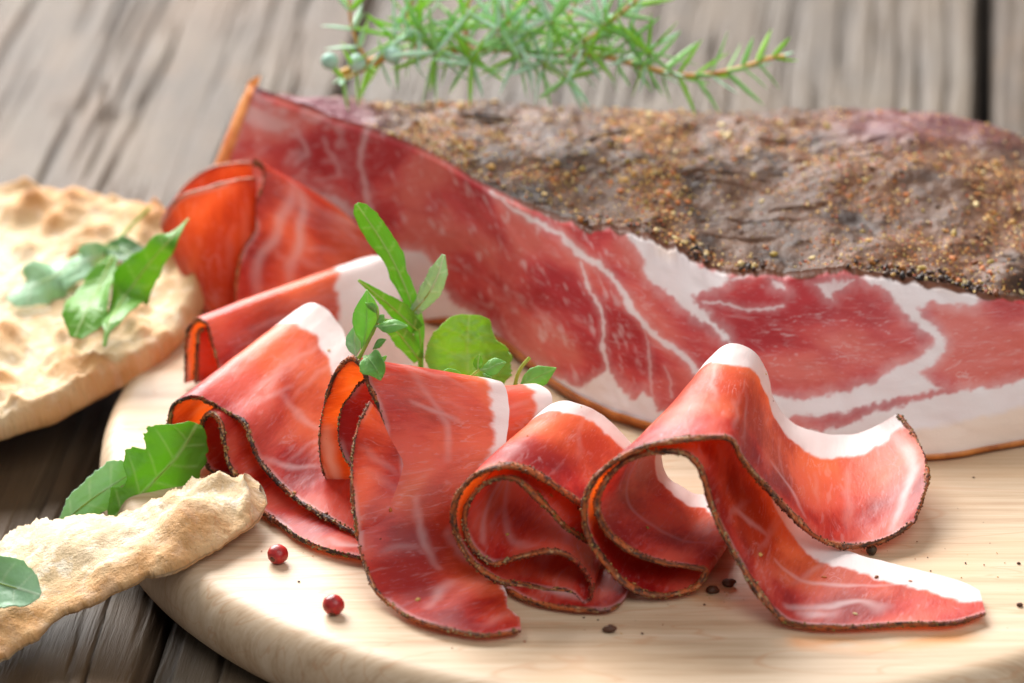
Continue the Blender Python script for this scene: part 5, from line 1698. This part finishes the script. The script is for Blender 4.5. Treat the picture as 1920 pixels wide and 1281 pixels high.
    twig([Y(720, 105, yb + 0.3), Y(680, 125, yb - 0.2), Y(640, 142, yb - 0.4)], 0.05, 0.1, 0.4, 0.95, 68, 0.55, 3, False)
    twig([Y(1030, 90, yb + 0.4), Y(1060, 40, yb + 0.8), Y(1085, -20, yb + 1.0)], 0.06, 0.2, 0.42, 1.25, 60, 0.4)
    twig([Y(880, 95, yb + 0.3), Y(884, 112, yb - 0.6)], 0.05, 0.3, 0.3, 1.2, 72, 0.2, 4, False)
    twig([Y(1015, 105, yb), Y(1020, 120, yb - 0.7)], 0.05, 0.2, 0.3, 1.15, 72, 0.35, 4, False)
    twig([Y(1170, 60, yb), Y(1178, 70, yb - 0.6)], 0.05, 0.2, 0.3, 1.1, 74, 0.35, 4, False)
    twig([Y(930, 40, yb + 0.4), Y(935, 48, yb - 0.6)], 0.05, 0.2, 0.3, 1.2, 74, 0.3, 5, False)
    twig([Y(1030, 30, yb + 0.4), Y(1035, 36, yb - 0.6)], 0.05, 0.2, 0.3, 1.2, 74, 0.3, 5, False)
    for (tx, ty, dy) in [(850, 50, 0.3), (960, 45, 0.2), (1125, 30, 0.2), (780, 40, 0.3), (1210, 85, -0.4), (735, 60, 0.4)]:
        twig([Y(tx, ty, yb + dy + 0.4), Y(tx + 8, ty + 10, yb + dy - 0.5)], 0.045, 0.1, 0.35, 1.3, 72, 0.4, 4, False)
    for mi, mt in enumerate((M_NEEDLE, M_NEEDLE2, M_NEEDLE3)):
        if extra[mi]:
            s = np.array([v.co[:] + (1.0,) for v in me_n[mi].vertices])
            fc = np.array([p.vertices[:] for p in me_n[mi].polygons])
            VV = np.vstack([(s @ m4.T)[:, :3] for m4 in extra[mi]]) / CM
            FF = np.vstack([fc + len(s) * k for k in range(len(extra[mi]))])
            o = build('small_needles', VV, FF, mt, root)
            o['kind'] = 'stuff'
    for (bx, by, yy, rr) in [(618, 115, yb - 0.2, 0.22), (669, 118, yb - 0.3, 0.24), (737, 104, yb - 0.2, 0.24)]:
        c = Y(bx, by, yy)
        v = ICO3 * rr
        v = v * (1 - 0.12 * np.exp(-((ICO3[:, 1] + 1) / 0.2) ** 2))[:, None]
        build('berry', v + c, ICO3F, M_BERRY, root)
    return count


N_NEEDLES = make_juniper()



# ------------------------------------------------------------------ peppercorns and crumbs
def peppercorn(px, py, r, label, mat, seed, name='pink_peppercorn', scar=None):
    c = Z(px, py, r * 0.92)
    root = thing(name, label, 'peppercorn', (c[0], c[1], 0.0))
    v = ICO3 * r * (1 + 0.10 * (fbm(ICO3 * 1.3 + seed, seed, 3) - 0.5) + 0.10 * (fbm(ICO3 * 4 + seed, seed + 2, 3) - 0.5))[:, None]
    v = v * np.array([1.0, 1.0, 0.95])
    if scar is not None:
        d = np.linalg.norm(ICO3 - np.array(scar) / np.linalg.norm(scar), axis=1)
        v = v * (1 - 0.10 * smooth(0.45, 0.1, d) + 0.03 * np.exp(-((d - 0.5) / 0.08) ** 2))[:, None]
    o = build('husk', v + c, ICO3F, mat, root)
    if scar is not None:
        n = np.array(scar, float) / np.linalg.norm(scar)
        k = ICO2[ICO2[:, 2] > -0.1] if False else ICO2
        sv = k * np.array([0.34, 0.34, 0.16]) * r
        q = np.array(Vector(n).to_track_quat('Z', 'Y').to_matrix())
        build('stem_scar', sv @ q.T + c + n * r * 0.86, ICO2F, M_PINKD, root)
    return root


peppercorn(521, 1039, 0.245, 'cracked red peppercorn near the bread shard', M_PINK, 3, scar=(-0.5, -0.75, -0.2))
peppercorn(625, 1134, 0.255, 'dark red peppercorn near the front rim of the board', M_PINK, 9, scar=(-0.1, -0.8, -0.75))
bp = thing('black_peppercorn', 'black peppercorn half under the largest slice', 'peppercorn', Z(1634, 1034, 0.0))
c = Z(1634, 1031, 0.13)
build('husk', ICO3 * 0.125 * (1 + 0.35 * (fbm(ICO3 * 2.6, 5, 3) - 0.5))[:, None] + c, ICO3F, M_BLACK, bp)


def crumb(px, py, r, label, seed, mat=None):
    c = Z(px, py, r * 0.6)
    v = ICO2 * (1 + 0.9 * (fbm(ICO2 * 1.8 + seed, seed, 2) - 0.5))[:, None] * np.array([1.15, 0.9, 0.75]) * r
    cc = np.tile(np.array(srgb(84, 50, 32)), (len(v), 1)) * (0.5 + fbm(ICO2 * 3 + seed, seed + 1, 2))[:, None]
    o = build('spice_crumb', v + c, ICO2F, M_SPICE, None, {'col': cc}, loc=(c[0], c[1], 0))
    tag(o, label, 'crumb')


crumb(1143, 1180, 0.13, 'brown spice crumb alone on the board before the teardrop slice', 4)
crumb(1336, 1106, 0.13, 'spice crumb under the arch of the largest slice', 6)
crumb(1366, 1093, 0.14, 'larger spice crumb deep under the largest slice', 12)
crumb(1912, 1134, 0.07, 'tiny dark crumb on the board at the right picture edge', 8)
crumb(1910, 1056, 0.04, 'smallest dark speck on the board at the right edge', 9)


rd = np.random.default_rng(404)
pts = []
for (cx_, cy_, n_, sx_, sy_) in [(1340, 1110, 16, 60, 14), (1150, 1160, 12, 70, 25), (1640, 1060, 14, 90, 35), (1800, 1080, 12, 80, 50), (560, 1030, 8, 60, 25), (800, 1215, 6, 90, 8), (1860, 1000, 8, 50, 60)]:
    for _ in range(n_):
        p = Z(cx_ + rd.normal() * sx_, cy_ + rd.normal() * sy_, 0.015)
        if np.linalg.norm(p[:2] - BC) < BR * 0.94:
            pts.append(p)
pts = np.array(pts)
V, F, cc = granules(pts, 0.012 + 0.028 * rd.random(len(pts)) ** 2, spice_colours(len(pts), 41, 0.5), 42, 0.7)
V[:, 2] = np.maximum(V[:, 2], 0.012)
dust = build('spice_dust', V, F, M_SPICE, None, {'col': cc}, loc=(4.0, -3.0, 0.0), smooth_shade=False)
dust['kind'] = 'stuff'
dust['label'] = 'fine spice dust scattered on the board around the slices'
